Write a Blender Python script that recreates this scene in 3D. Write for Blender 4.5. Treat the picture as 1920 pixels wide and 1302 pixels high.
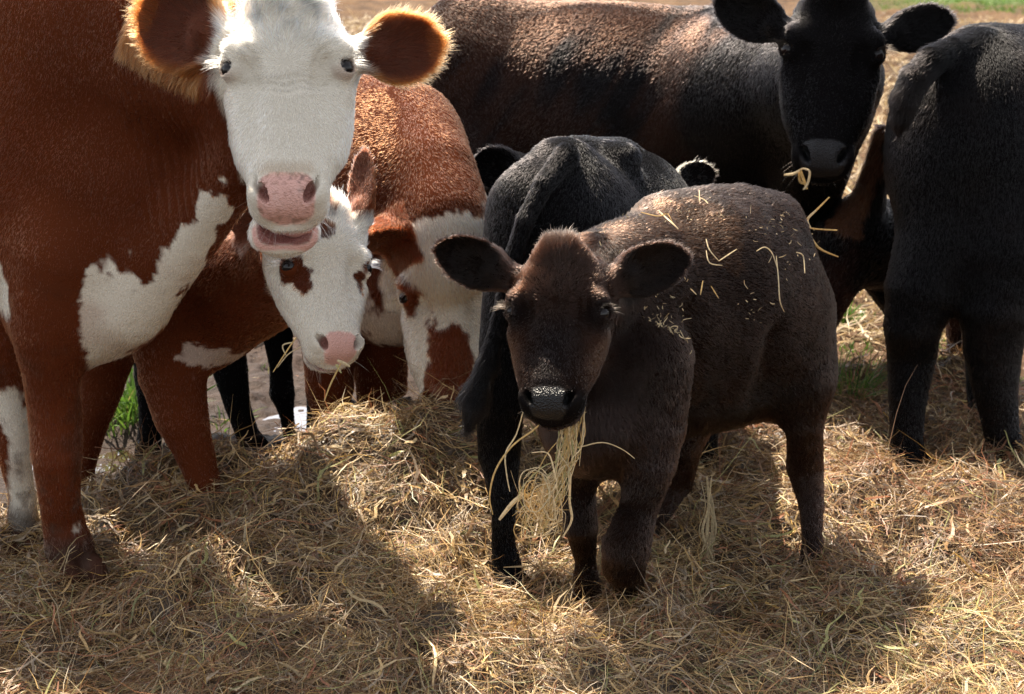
import bpy, math, random
import numpy as np
from mathutils import Vector, Matrix
for o in list(bpy.data.objects): bpy.data.objects.remove(o)
random.seed(4); RNG = np.random.default_rng(11)
SC = bpy.context.scene
COL = SC.collection
R = math.radians

# ------------------------------------------------------------------ camera
CAM_H, PITCH, FPX = 1.40, R(14.0), 3000.0
cd = bpy.data.cameras.new('camera'); cam = bpy.data.objects.new('camera', cd); COL.objects.link(cam)
cam.location = (0, 0, CAM_H); cam.rotation_euler = (R(90) - PITCH, 0, 0)
cd.sensor_width = 36.0; cd.lens = FPX / 1920 * 36.0
cd.clip_start = 0.1; cd.clip_end = 400
cd.dof.use_dof = True; cd.dof.focus_distance = 3.25; cd.dof.aperture_fstop = 7.0
SC.camera = cam
# ------------------------------------------------------------------ light
SUN_EL, SUN_AZ = R(59), R(-31)      # azimuth measured from +Y (away from the viewer), negative = left
sdir = Vector((math.sin(SUN_AZ) * math.cos(SUN_EL), math.cos(SUN_AZ) * math.cos(SUN_EL), math.sin(SUN_EL)))
w = bpy.data.worlds.new('World'); SC.world = w; w.use_nodes = True
nt = w.node_tree; nt.nodes.clear()
sky = nt.nodes.new('ShaderNodeTexSky'); sky.sky_type = 'NISHITA'; sky.sun_disc = False
sky.sun_elevation = SUN_EL; sky.sun_rotation = SUN_AZ
hs = nt.nodes.new('ShaderNodeHueSaturation'); hs.inputs['Saturation'].default_value = 0.30
bg = nt.nodes.new('ShaderNodeBackground'); bg.inputs[1].default_value = 0.115
wo = nt.nodes.new('ShaderNodeOutputWorld')
nt.links.new(sky.outputs[0], hs.inputs['Color']); nt.links.new(hs.outputs[0], bg.inputs[0]); nt.links.new(bg.outputs[0], wo.inputs[0])
sl = bpy.data.lights.new('sun', 'SUN'); sl.energy = 5.0; sl.angle = R(0.5); sl.color = (1.0, 0.89, 0.73)
so = bpy.data.objects.new('sun', sl); COL.objects.link(so)
so.rotation_euler = sdir.to_track_quat('Z', 'Y').to_euler()
SC.view_settings.view_transform = 'Standard'; SC.view_settings.look = 'None'
SC.view_settings.gamma = 1.0; SC.view_settings.exposure = 1.58
SC.render.film_transparent = False
SC.cycles.max_bounces = 10; SC.cycles.transmission_bounces = 6; SC.cycles.diffuse_bounces = 4
SC.cycles.use_denoising = False if False else True
SC.render.hair_type = 'STRAND' if hasattr(SC.render, 'hair_type') else 'STRAND'

# ------------------------------------------------------------------ helpers: measuring the place through the photograph's lens
_cp, _sp = math.cos(PITCH), math.sin(PITCH)
def at(px, py, Y):
    xv = (px - 960) / FPX; yv = (651 - py) / FPX
    d = np.array([xv, _cp + yv * _sp, -_sp + yv * _cp])
    t = Y / d[1]
    return np.array([0, 0, CAM_H]) + d * t
def mpp(px, py, Y):
    yv = (651 - py) / FPX
    return (Y / (_cp + yv * _sp)) / FPX          # metres per photo pixel there
def nrm(v):
    v = np.asarray(v, float); return v / (np.linalg.norm(v) + 1e-12)
def tag(o, label=None, cat=None, group=None, kind=None):
    if label: o['label'] = label
    if cat: o['category'] = cat
    if group: o['group'] = group
    if kind: o['kind'] = kind
    return o

# ------------------------------------------------------------------ noise
def _hash(i, j, k, s):
    h = (i.astype(np.int64) * 374761393 + j.astype(np.int64) * 668265263 + k.astype(np.int64) * 2147483647 + s * 974634777) & 0xffffffff
    h = ((h ^ (h >> 13)) * 1274126177) & 0xffffffff
    h = ((h ^ (h >> 16)) * 2246822519) & 0xffffffff
    return ((h ^ (h >> 15)) & 0xffff) / 32767.5 - 1.0
def noise(P, sc, seed=0):
    Q = P * sc; I = np.floor(Q).astype(np.int64); F = Q - I; F = F * F * (3 - 2 * F)
    r = 0
    for a in (0, 1):
        wa = F[:, 0] if a else 1 - F[:, 0]
        for b in (0, 1):
            wb = F[:, 1] if b else 1 - F[:, 1]
            for c in (0, 1):
                wc = F[:, 2] if c else 1 - F[:, 2]
                r = r + wa * wb * wc * _hash(I[:, 0] + a, I[:, 1] + b, I[:, 2] + c, seed)
    return r
def fbm(P, sc, seed=0, oc=3):
    r = 0; am = 1.0; t = 0
    for i in range(oc):
        r = r + am * noise(P, sc * 2 ** i, seed + i * 17); t += am; am *= .5
    return r / t
def sst(a, b, x):
    t = np.clip((x - a) / (b - a), 0, 1); return t * t * (3 - 2 * t)

# ------------------------------------------------------------------ distance field sculpting
class Prim:
    def __init__(s, f, lo, hi, k=.03, op='u', flow=None, hl=None, skip=False):
        s.f, s.lo, s.hi, s.k, s.op, s.flow, s.hl, s.skip = f, np.array(lo, float), np.array(hi, float), k, op, flow, hl, skip
def cone(a, b, ra, rb, k=.03, flow=None, hl=None, op='u', flat=None):
    a = np.asarray(a, float); b = np.asarray(b, float); ab = b - a; L2 = ab @ ab + 1e-12
    fn = None
    if flat is not None: fn, fs = nrm(flat[0]), flat[1]
    def f(p):
        q = p - a; t = np.clip((q @ ab) / L2, 0, 1)
        v = q - t[..., None] * ab
        if fn is not None:
            c = v @ fn; v = v + (c * (fs - 1))[..., None] * fn
        return np.sqrt((v * v).sum(-1)) - (ra + (rb - ra) * t)
    m = max(ra, rb); m2 = m / (min(1, flat[1]) if flat is not None else 1)
    if flow is None: flow = ab
    return Prim(f, np.minimum(a, b) - m2, np.maximum(a, b) + m2, k, op, flow, hl)
def ell(c, r, ax=None, k=.04, flow=None, hl=None, op='u'):
    c = np.asarray(c, float); r = np.asarray(r, float)
    A = np.eye(3) if ax is None else np.array([nrm(x) for x in ax])
    def f(p):
        q = (p - c) @ A.T
        k0 = np.sqrt(((q / r) ** 2).sum(-1)) + 1e-9; k1 = np.sqrt(((q / r ** 2) ** 2).sum(-1)) + 1e-9
        return k0 * (k0 - 1) / k1
    e = np.sqrt(((A * r[:, None]) ** 2).sum(0))
    return Prim(f, c - e, c + e, k, op, flow, hl)
def smin(a, b, k):
    h = np.maximum(k - np.abs(a - b), 0) / k
    return np.minimum(a, b) - h * h * k * .25

def axis(lo, hi, fine, coarse, zones):
    xs = [lo]; x = lo
    while x < hi:
        d = min([max(0, z0 - x, x - z1) for z0, z1 in zones] + [9])
        st = fine + (coarse - fine) * min(1, d / .05)
        x += st; xs.append(x)
    return np.array(xs)

def polygonize(prims, fine, coarse, zones):
    lo = np.min([p.lo for p in prims if p.op == 'u'], 0) - .03; hi = np.max([p.hi for p in prims if p.op == 'u'], 0) + .03
    X = [axis(lo[i], hi[i], fine, coarse, [(z[0][i], z[1][i]) for z in zones]) for i in range(3)]
    F = np.full([len(x) for x in X], .2, np.float32)
    for p in prims:
        m = p.k + .02
        s = []
        for i in range(3):
            a = np.searchsorted(X[i], p.lo[i] - m); b = np.searchsorted(X[i], p.hi[i] + m)
            s.append(slice(a, max(b, a)))
        if any(q.stop <= q.start for q in s): continue
        g = np.stack(np.meshgrid(X[0][s[0]], X[1][s[1]], X[2][s[2]], indexing='ij'), -1)
        d = p.f(g).astype(np.float32)
        sub = F[s[0], s[1], s[2]]
        F[s[0], s[1], s[2]] = smin(sub, d, p.k) if p.op == 'u' else -smin(-sub, d, p.k)
    ins = F < 0
    c = ins[:-1, :-1, :-1].astype(np.int8)
    cnt = np.zeros(c.shape, np.int8)
    for a in (0, 1):
        for b in (0, 1):
            for d in (0, 1):
                cnt += ins[a:a + c.shape[0], b:b + c.shape[1], d:d + c.shape[2]]
    act = (cnt > 0) & (cnt < 8)
    I = np.argwhere(act); idx = np.full(c.shape, -1, np.int32); idx[act] = np.arange(len(I))
    acc = np.zeros((len(I), 3)); n = np.zeros(len(I))
    co = [np.array(v) for v in ((0,0,0),(1,0,0),(0,1,0),(1,1,0),(0,0,1),(1,0,1),(0,1,1),(1,1,1))]
    val = [F[I[:, 0] + v[0], I[:, 1] + v[1], I[:, 2] + v[2]] for v in co]
    pos = [np.stack([X[k][I[:, k] + v[k]] for k in range(3)], -1) for v in co]
    for a, b in ((0,1),(2,3),(4,5),(6,7),(0,2),(1,3),(4,6),(5,7),(0,4),(1,5),(2,6),(3,7)):
        cr = (val[a] < 0) != (val[b] < 0)
        t = val[a] / np.where(cr, val[a] - val[b], 1)
        acc[cr] += (pos[a] + (pos[b] - pos[a]) * t[:, None])[cr]; n[cr] += 1
    V = acc / n[:, None]
    quads = []
    for k in range(3):
        a1, a2 = (k + 1) % 3, (k + 2) % 3
        sl0 = [slice(None)] * 3; sl1 = [slice(None)] * 3
        sl0[k] = slice(0, -1); sl1[k] = slice(1, None)
        A = ins[tuple(sl0)]; B = ins[tuple(sl1)]
        E = np.argwhere(A != B)
        ok = (E[:, a1] > 0) & (E[:, a2] > 0) & (E[:, a1] < F.shape[a1] - 1) & (E[:, a2] < F.shape[a2] - 1)
        E = E[ok]; inside = A[E[:, 0], E[:, 1], E[:, 2]]
        def cell(d1, d2):
            q = E.copy(); q[:, a1] += d1; q[:, a2] += d2; return idx[q[:, 0], q[:, 1], q[:, 2]]
        q = np.stack([cell(-1, -1), cell(0, -1), cell(0, 0), cell(-1, 0)], -1)
        q[~inside] = q[~inside][:, ::-1]
        quads.append(q)
    return V, np.concatenate(quads)

def mesh_from(name, V, Q, smooth=True, attrs=None):
    me = bpy.data.meshes.new(name)
    n, q, c = len(V), len(Q), Q.shape[1]
    me.vertices.add(n); me.vertices.foreach_set('co', np.ascontiguousarray(V, np.float32).ravel())
    me.loops.add(q * c); me.loops.foreach_set('vertex_index', np.ascontiguousarray(Q, np.int32).ravel())
    me.polygons.add(q); me.polygons.foreach_set('loop_start', np.arange(0, q * c, c, dtype=np.int32))
    me.polygons.foreach_set('loop_total', np.full(q, c, np.int32))
    me.update(calc_edges=True)
    me.polygons.foreach_set('use_smooth', np.full(q, smooth))
    for k, v in (attrs or {}).items():
        if v.ndim == 2:
            at_ = me.attributes.new(k, 'FLOAT_COLOR', 'POINT')
            at_.data.foreach_set('color', np.concatenate([v, np.ones((n, 1))], 1).astype(np.float32).ravel())
        else:
            at_ = me.attributes.new(k, 'FLOAT', 'POINT'); at_.data.foreach_set('value', v.astype(np.float32))
    return me
def vnormals(V, Q):
    a = V[Q[:, 2]] - V[Q[:, 0]]; b = V[Q[:, 3 % Q.shape[1]]] - V[Q[:, 1]]
    fn = np.cross(a, b); N = np.zeros_like(V)
    for k in range(Q.shape[1]):
        for i in range(3): N[:, i] += np.bincount(Q[:, k], fn[:, i], len(V))
    return N / (np.linalg.norm(N, axis=1, keepdims=True) + 1e-12)

# ------------------------------------------------------------------ materials
def newmat(name):
    m = bpy.data.materials.new(name); m.use_nodes = True; t = m.node_tree; t.nodes.clear()
    out = t.nodes.new('ShaderNodeOutputMaterial'); return m, t, out
def N_(t, typ, **kw):
    n = t.nodes.new(typ)
    for k, v in kw.items():
        if k in n.inputs: n.inputs[k].default_value = v
        else: setattr(n, k, v)
    return n
def skin_mat():
    m, t, out = newmat('coat_skin')
    a = N_(t, 'ShaderNodeAttribute', attribute_name='Col'); wt = N_(t, 'ShaderNodeAttribute', attribute_name='wet')
    p = N_(t, 'ShaderNodeBsdfPrincipled')
    mr = N_(t, 'ShaderNodeMapRange'); mr.inputs['To Min'].default_value = .8; mr.inputs['To Max'].default_value = .36
    t.links.new(wt.outputs['Fac'], mr.inputs['Value']); t.links.new(mr.outputs[0], p.inputs['Roughness'])
    t.links.new(a.outputs['Color'], p.inputs['Base Color'])
    tc = N_(t, 'ShaderNodeTexCoord')
    n1 = N_(t, 'ShaderNodeTexNoise', Scale=260.0, Detail=3.0); t.links.new(tc.outputs['Object'], n1.inputs['Vector'])
    v1 = N_(t, 'ShaderNodeTexVoronoi', Scale=300.0); t.links.new(tc.outputs['Object'], v1.inputs['Vector'])
    mx = N_(t, 'ShaderNodeMix'); t.links.new(wt.outputs['Fac'], mx.inputs[0]); t.links.new(n1.outputs[0], mx.inputs[2]); t.links.new(v1.outputs[0], mx.inputs[3])
    b = N_(t, 'ShaderNodeBump', Strength=.8, Distance=.003); t.links.new(mx.outputs[0], b.inputs['Height'])
    t.links.new(b.outputs[0], p.inputs['Normal'])
    sr = N_(t, 'ShaderNodeMapRange'); sr.inputs['To Min'].default_value = .02; sr.inputs['To Max'].default_value = .28
    t.links.new(wt.outputs['Fac'], sr.inputs['Value']); t.links.new(sr.outputs[0], p.inputs['Specular IOR Level'])
    t.links.new(p.outputs[0], out.inputs[0]); return m
def hair_mat(name='coat_hair', ior=1.26, ro=.38):
    m, t, out = newmat(name)
    a = N_(t, 'ShaderNodeAttribute', attribute_name='Col')
    h = N_(t, 'ShaderNodeBsdfHairPrincipled'); h.parametrization = 'COLOR'
    h.inputs['Roughness'].default_value = ro; h.inputs['Radial Roughness'].default_value = .55
    h.inputs['Random Roughness'].default_value = .2; h.inputs['IOR'].default_value = ior
    t.links.new(a.outputs['Color'], h.inputs['Color'])
    t.links.new(h.outputs[0], out.inputs[0]); return m
def simple(name, col, rough=.5, spec=.5, coat=0):
    m, t, out = newmat(name); p = N_(t, 'ShaderNodeBsdfPrincipled')
    n = N_(t, 'ShaderNodeTexNoise', Scale=60.0, Detail=4.0); tc = N_(t, 'ShaderNodeTexCoord'); t.links.new(tc.outputs['Object'], n.inputs['Vector'])
    mx = N_(t, 'ShaderNodeMix', data_type='RGBA'); mx.inputs[6].default_value = (*[c * .8 for c in col], 1); mx.inputs[7].default_value = (*[min(1, c * 1.2) for c in col], 1)
    t.links.new(n.outputs[0], mx.inputs[0]); t.links.new(mx.outputs[2], p.inputs['Base Color'])
    p.inputs['Roughness'].default_value = rough; p.inputs['Specular IOR Level'].default_value = spec; p.inputs['Coat Weight'].default_value = coat
    p.inputs['Coat Roughness'].default_value = .05
    t.links.new(p.outputs[0], out.inputs[0]); return m
M_SKIN = skin_mat(); M_HAIR = hair_mat(); M_HAIRD = hair_mat('coat_hair_matt', 1.19, .3); M_HAIRJ = hair_mat('coat_hair_sheen', 1.21, .24)
M_EYE = simple('eye_dark', (.008, .005, .0045), .10, .28, .0)
M_HOOF = simple('hoof_horn', (.035, .027, .022), .5)
M_TONGUE = simple('tongue_pink', (.42, .2, .16), .3)
M_TEETH = simple('teeth_ivory', (.45, .38, .27), .4)

# ------------------------------------------------------------------ cattle
RED = np.array([.150, .036, .0125]); WHITE = np.array([.86, .76, .62]); BLACK = np.array([.0058, .0050, .0052])
DBROWN = np.array([.020, .0100, .0065]); PINK = np.array([.60, .33, .27])
ADULT = dict(
    u=[-.06, 0, .1, .2, .33, .45, .6, .72, .82, .9, .96, 1.0, 1.035],
    a=[.02, .15, .215, .25, .278, .27, .262, .235, .182, .152, .142, .118, .04],
    yt=[-.15, -.04, .015, .035, .02, -.005, -.02, -.025, -.02, -.045, -.10, -.155, -.21],
    yb=[-.22, -.38, -.48, -.52, -.52, -.48, -.41, -.36, -.33, -.315, -.31, -.30, -.25])
CALF = dict(
    u=[-.06, 0, .1, .2, .33, .45, .6, .72, .82, .9, .96, 1.0, 1.035],
    a=[.02, .17, .25, .29, .305, .295, .275, .24, .20, .18, .165, .13, .04],
    yt=[-.15, -.03, .04, .07, .05, .0, -.03, -.035, -.02, -.045, -.10, -.155, -.21],
    yb=[-.25, -.42, -.52, -.56, -.54, -.48, -.41, -.36, -.34, -.325, -.32, -.30, -.25])

class Head: pass
def make_head(B, poll, nose, xdir, tab=ADULT, ws=1.0, mouth='closed', hl=.013, whorl=.36, eyek=1.0, eu=None):
    """Adds a cattle head to the list of shapes B; returns the head's own frame."""
    H = Head(); H.O = np.array(poll); H.D = nrm(nose - poll); H.L = L = np.linalg.norm(nose - poll)
    x = np.array(xdir, float); H.X = nrm(x - (x @ H.D) * H.D); H.Y = np.cross(H.D, H.X); H.mouth = mouth
    def loc(p):
        q = p - H.O; return q @ H.X / L, q @ H.Y / L, q @ H.D / L
    def w(x, y, u): return H.O + (x * H.X + y * H.Y + u * H.D) * L
    H.loc, H.w, H.calf = loc, w, tab is CALF
    uu = np.linspace(-.06, 1.035, 120)
    def sm(t):
        v = np.interp(uu, tab['u'], t); kx = np.ones(7) / 7
        return np.convolve(np.pad(v, 3, mode='edge'), kx, 'valid')
    A_, T_, B_ = sm(tab['a']) * ws, sm(tab['yt']), sm(tab['yb'])
    if mouth == 'open':                                    # upper jaw only near the front, the lower jaw is added apart
        B_ = np.where(uu > .7, B_ + np.interp(uu, [.7, .9, 1.03], [0, .09, .07]), B_)
    def f(p):
        xx, yy, u = loc(p); uc = np.clip(u, -.06, 1.035)
        a = np.interp(uc, uu, A_); t = np.interp(uc, uu, T_); b = np.interp(uc, uu, B_)
        c = (t + b) / 2; h = np.maximum((t - b) / 2, .015)
        v = (yy - c) / h
        nar = np.interp(uc, [0, .3, .5, .72, .9, 1], [0, 0, .15, .2, .05, 0]); jaw = np.interp(uc, [0, .3, .6, .8, 1], [.35, .3, .22, .2, .1])
        aa = a * (1 - nar * np.clip(v, 0, 1) - jaw * np.clip(-v, 0, 1) ** 2)
        e = 2.5
        g = (np.abs(xx / np.maximum(aa, .01)) ** e + np.abs(v) ** e) ** (1 / e)
        d = (g - 1) * np.minimum(aa, h) * .85
        return np.maximum(d, np.abs(u - .4875) - .5475 - 0) * L if False else np.where(np.abs(u - .4875) > .5475, np.maximum(d, np.abs(u - .4875) - .5475), d) * L
    r = L * .75
    cen = w(0, -.25, .5)
    H.flow = lambda P: None
    pf = Prim(f, cen - r, cen + r, .02 * L / .45, 'u', 'HEAD', hl)
    B.append(pf)
    k = L * .05
    def E(c, rr, k=k, op='u', ax=None, hl_=None):
        q = ell(w(*c), np.array(rr) * L, ax if ax is not None else (H.X, H.Y, H.D), k, 'HEAD', hl_ if hl_ is not None else hl, op); B.append(q); return q
    H.eyes = []
    W = ws * (1.1 if tab is CALF else 1.0)
    if eu is None: eu = .40 if tab is CALF else .36
    H.eu = eu; calf = tab is CALF; nx = .112 if calf else .090; mk = 1.0 if calf else .87
    E((0, -.01, .07), (.15 * ws, .09, .09), k=.08 * L, hl_=hl * 2.0)       # poll
    for s in (-1, 1):
        ex, ey = .232 * W, -.055
        E((s * .21 * W, -.03 if calf else -.02, eu - .075), (.06, .045, .04), k=.08 * L, hl_=hl * 1.3)      # brow
        E((s * .17 * W, .0, eu + .05), (.04, .035, .05), k=.06 * L, op='s')
        er = .043 * eyek
        ax = nrm(np.array([s * .74, .66, -.06])); axw = nrm(ax[0] * H.X + ax[1] * H.Y + ax[2] * H.D)
        tz = nrm(H.D - (H.D @ axw) * axw); tx = np.cross(axw, tz)
        E((s * ex, ey - .004, eu), (.056, .058, .054), k=.05 * L, ax=(axw, tx, tz), hl_=.004)
        up = w(s * (ex - .004), ey + .01, eu - .042); B.append(cone(up - tx * .05 * L, up + tx * .05 * L, .017 * L, .017 * L, .025 * L, 'HEAD', .010))
        cc = w(s * ex, ey, eu) + axw * .05 * L
        B.append(ell(cc, np.array([.064, .045, .031]) * eyek * L, (axw, tx, tz), .008 * L, None, None, 's'))
        H.eyes.append((w(s * ex, ey - .004, eu), er * L * 1.08, axw))
        a0, a1 = w(s * .215 * W, -.14, eu + .10), w(s * .15 * ws, -.13, .70)
        B.append(cone(a0, a1, .045 * L, .035 * L, .07 * L, 'HEAD', hl))
    for s in (-1, 1): E((s * .15 * ws, .005, .60), (.022, .03, .15), k=.07 * L, op='s')
    # muzzle and nostrils
    for s in (-1, 1): E((s * .055 * ws, -.15, .905), (.120 * ws * mk, .12, .105), k=.045 * L, hl_=hl * .5)
    for s in (-1, 1):
        E((s * (nx + .02) * ws, -.085, .905), (.048, .055, .055), k=.03 * L, hl_=0)
        n1 = nrm(H.Y * .75 + H.D * .45 + H.X * s * .55)
        t1 = nrm(H.D * .8 - H.X * s * .45 - H.Y * .35)
        t2 = np.cross(n1, t1); t1 = np.cross(t2, n1)
        B.append(ell(w(s * nx * ws, -.056, .912), np.array([.055, .046, .022]) * L, (n1, t1, t2), .008 * L, None, None, 's'))
        B.append(ell(w(s * (nx + .030) * ws, -.062, .875), np.array([.035, .035, .010]) * L, (n1, nrm(t1 + .9 * H.X * s), t2), .010 * L, None, None, 's'))
    if mouth == 'closed':
        E((0, -.275, .93), (.135 * ws, .07, .085), k=.03 * L, hl_=hl * .8)   # lower lip and chin
        n = nrm(-H.Y * .95 - H.D * .1)
        for c, rr in (((0, -.232, .985), (.15 * ws, .011, .085)), ((.10 * ws, -.245, .90), (.075, .01, .10)), ((-.10 * ws, -.245, .90), (.075, .01, .10))):
            E(c, rr, k=.018 * L, op='s')
    else:
        sx = H.jaw = -.045
        B.append(cone(w(0, -.37, .50), w(sx, -.420, .90), .14 * L, .12 * L, .05 * L, 'HEAD', hl, flat=(H.Y, 1.5)))
        E((sx, -.415, .968), (.155, .080, .105), k=.05 * L)
        E((sx + .005, -.318, .935), (.118, .085, .100), k=.012 * L, op='s')
    return H

def ear(B, base, tip, width, normal, hl=.02, k=.02, cup=1.0):
    base, tip = np.array(base), np.array(tip); ax = nrm(tip - base); Le = np.linalg.norm(tip - base)
    n = np.array(normal, float); n = nrm(n - (n @ ax) * ax); lat = np.cross(ax, n); W = width
    T = .25 * W
    def f(p):
        q = p - base; s = q @ ax / Le; l = q @ lat; m = q @ n
        sc_ = np.clip(s, 0, 1)
        hw = W * .5 * np.interp(sc_, np.linspace(0, 1, 11), [.34, .52, .74, .9, .98, 1.0, .98, .92, .80, .60, .2])
        th = T * np.interp(sc_, [0, .25, .7, 1], [1.3, 1.1, .6, .28])
        # curved shell: the back of the ear bulges away from the opening
        mm = m + cup * (.30 * W) * (1 - np.clip(l / np.maximum(hw, 1e-4), -1, 1) ** 2) * np.interp(sc_, [0, .2, .8, 1], [.5, 1, .7, .15])
        g = ((l / hw) ** 2 + (mm / th) ** 2) ** .5
        d = (g - 1) * np.minimum(hw, th)
        over = np.maximum(s - 1, -s) * Le
        return np.maximum(d, over)
    c = (base + tip) / 2; r = Le * .5 + W * .5
    def flow(P):
        q = P - base; s = q @ ax / Le; l = q @ lat
        return ax[None] * (.5 + .5 * s[:, None]) + lat[None] * (l / (W * .5))[:, None] * .9
    B.append(Prim(f, c - r, c + r, k, 'u', flow, hl))
    B.append(cone(base - ax * .04, base + ax * Le * .2, W * .22, W * .2, .03, ax, .01))
    B[-1].earbase = True
    return dict(base=base, ax=ax, lat=lat, n=n, Le=Le, W=W)

def animal_mesh(B, fine, coarse, zones):
    V, Q = polygonize(B, fine, coarse, zones)
    for it in range(1):                                   # light smoothing
        S = np.zeros_like(V); c = np.zeros(len(V))
        for k in range(4):
            a, b = Q[:, k], Q[:, (k + 1) % 4]
            for i in range(3): S[:, i] += np.bincount(a, V[b, i], len(V)) + np.bincount(b, V[a, i], len(V))
            c += np.bincount(a, minlength=len(V)) + np.bincount(b, minlength=len(V))
        V = V * .5 + .5 * S / c[:, None]
    return V, Q
def islands_keep_largest(V, Q):
    lab = np.arange(len(V))
    for _ in range(400):
        m = lab[Q].min(1); new = lab.copy()
        for k in range(4): np.minimum.at(new, Q[:, k], m)
        new = new[new]
        if (new == lab).all(): break
        lab = new
    u, c = np.unique(lab, return_counts=True); keep = lab == u[c.argmax()]
    re = np.cumsum(keep) - 1
    return V[keep], re[Q[keep[Q[:, 0]]]]
def prim_attrs(B, V, N, H, whorl=.36, hl0=.012, seed=3):
    wsum = np.full(len(V), 1e-9); flow = np.zeros_like(V); hl = np.zeros(len(V))
    for p in B:
        if p.op != 'u' or p.flow is None: continue
        m = np.all((V > p.lo - .04) & (V < p.hi + .04), 1)
        if not m.any(): continue
        P = V[m]; d = p.f(P); ww = np.exp(-np.clip(d, -.01, .5) / .012)
        if isinstance(p.flow, str):
            x, y, u = H.loc(P); fx = x * 1.1; fu = (u - whorl)
            r = np.sqrt(fx ** 2 + fu ** 2) + .02
            fl = (fx / r)[:, None] * H.X + (fu / r)[:, None] * H.D
        elif callable(p.flow): fl = p.flow(P)
        else: fl = np.tile(nrm(p.flow), (len(P), 1))
        wsum[m] += ww; flow[m] += fl * ww[:, None]; hl[m] += (hl0 if p.hl is None else p.hl) * ww
    flow /= wsum[:, None]; hl /= wsum
    return flow, hl

# ------------------------------------------------------------------ coat
CAMP = np.array([0, 0, CAM_H])
def fur(parent, V, Q, N, att, count, width=.00055, curl=.5, seed=1, name='fur', mat=None, guard=.05):
    """Strands rooted on the body mesh V,Q, combed along att['flow']."""
    if count <= 0: return
    rng = np.random.default_rng(seed)
    T = np.concatenate([Q[:, [0, 1, 2]], Q[:, [0, 2, 3]]])
    e = np.cross(V[T[:, 1]] - V[T[:, 0]], V[T[:, 2]] - V[T[:, 0]]); ar = np.linalg.norm(e, axis=1)
    c = V[T].mean(1); fn = N[T].mean(1)
    tc = CAMP - c; dist = np.linalg.norm(tc, axis=1); tc /= dist[:, None]
    face = (fn * tc).sum(1)
    wgt = ar * np.where(face > -.35, 1.0, .12)
    # what the frame can see, with a margin, gets the dense coat
    px = c[:, 0] / c[:, 1]
    wgt *= np.where(np.abs(px) < .40, 1, .08)
    hlm = att['hl'][T].mean(1); wgt *= (hlm > .0015)
    wgt *= att['dens'][T].mean(1)
    p = np.cumsum(wgt); p /= p[-1]
    ti = np.searchsorted(p, rng.random(count))
    u = rng.random((count, 2)); u = np.where((u.sum(1) > 1)[:, None], 1 - u, u)
    bw = np.stack([1 - u.sum(1), u[:, 0], u[:, 1]], -1)
    def ip(a): return (a[T[ti]] * (bw[..., None] if a.ndim == 2 else bw)).sum(1)
    P, n, fl, hl, col = ip(V), ip(N), ip(att['flow']), ip(att['hl']), ip(att['col'])
    n /= np.linalg.norm(n, axis=1, keepdims=True) + 1e-9
    cl = ip(att['curl']); fl += np.stack([fbm(P, 14, seed + 3, 2), fbm(P, 14, seed + 7, 2), fbm(P, 14, seed + 9, 2)], -1) * (curl * cl)[:, None]
    t = fl - (fl * n).sum(1, keepdims=True) * n; t /= np.linalg.norm(t, axis=1, keepdims=True) + 1e-6
    b = np.cross(n, t)
    wav = fbm(P, 60, seed + 21, 2) * .32 * cl + rng.normal(0, .14, count)
    t = t * np.cos(wav)[:, None] + b * np.sin(wav)[:, None]
    hl = hl * rng.uniform(.6, 1.25, count)
    lift = (.14 + .14 * rng.random(count) + .12 * cl * np.clip(fbm(P, 45, seed + 5, 2), -.5, 1))[:, None]
    gd = rng.random(count) < guard; lift = lift + (gd * rng.uniform(.05, .2, count))[:, None]; hl = hl * (1 + gd * .2)
    bend = (rng.normal(0, .10, count) * (.6 + .6 * cl))[:, None] * b
    K = 4; pts = np.zeros((count, K, 3))
    for j in range(K):
        s = j / (K - 1)
        pts[:, j] = P - n * .0012 + hl[:, None] * (t * s * (1 - lift * .4) + n * lift * (1.5 * s - .75 * s * s) + bend * s * s)
    lc = np.clip(1 + rng.normal(0, .22, count) + .05 * cl * fbm(P, 60, seed + 31, 2) + .22 * fbm(P * [1, 1, .4], 12, seed + 37, 2) + gd * .3, .4, 2.0)
    col = np.clip(col * lc[:, None], 0, .95)
    cu = bpy.data.hair_curves.new(name); cu.add_curves([K] * count)
    cu.attributes['position'].data.foreach_set('vector', pts.astype(np.float32).ravel())
    ra = cu.attributes.get('radius') or cu.attributes.new('radius', 'FLOAT', 'POINT')
    rr = width * rng.uniform(.7, 1.3, (count, 1)) * np.clip(ip(att['dist'])[:, None] / 3.2, .8, 1.8) * np.array([1.0, .9, .65, .12])[None]
    ra.data.foreach_set('value', rr.astype(np.float32).ravel())
    ca = cu.attributes.new('Col', 'FLOAT_COLOR', 'CURVE')
    ca.data.foreach_set('color', np.concatenate([col, np.ones((count, 1))], 1).astype(np.float32).ravel())
    cu.materials.append(mat or M_HAIR)
    o = bpy.data.objects.new(name, cu); COL.objects.link(o); o.parent = parent
    return o

def uvball(c, r, ax, name, parent, mat, sq=(1, 1, 1)):
    me = bpy.data.meshes.new(name)
    import bmesh
    bm = bmesh.new(); bmesh.ops.create_uvsphere(bm, u_segments=32, v_segments=20, radius=1.0)
    z = nrm(ax); x = nrm(np.cross([0, 0, 1], z)); y = np.cross(z, x)
    for v in bm.verts:
        q = np.array(v.co) * np.array(sq) * r; v.co = Vector(c + x * q[0] + y * q[1] + z * q[2])
    for f in bm.faces: f.smooth = True
    bm.to_mesh(me); bm.free(); me.materials.append(mat)
    o = bpy.data.objects.new(name, me); COL.objects.link(o); o.parent = parent
    return o

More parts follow.
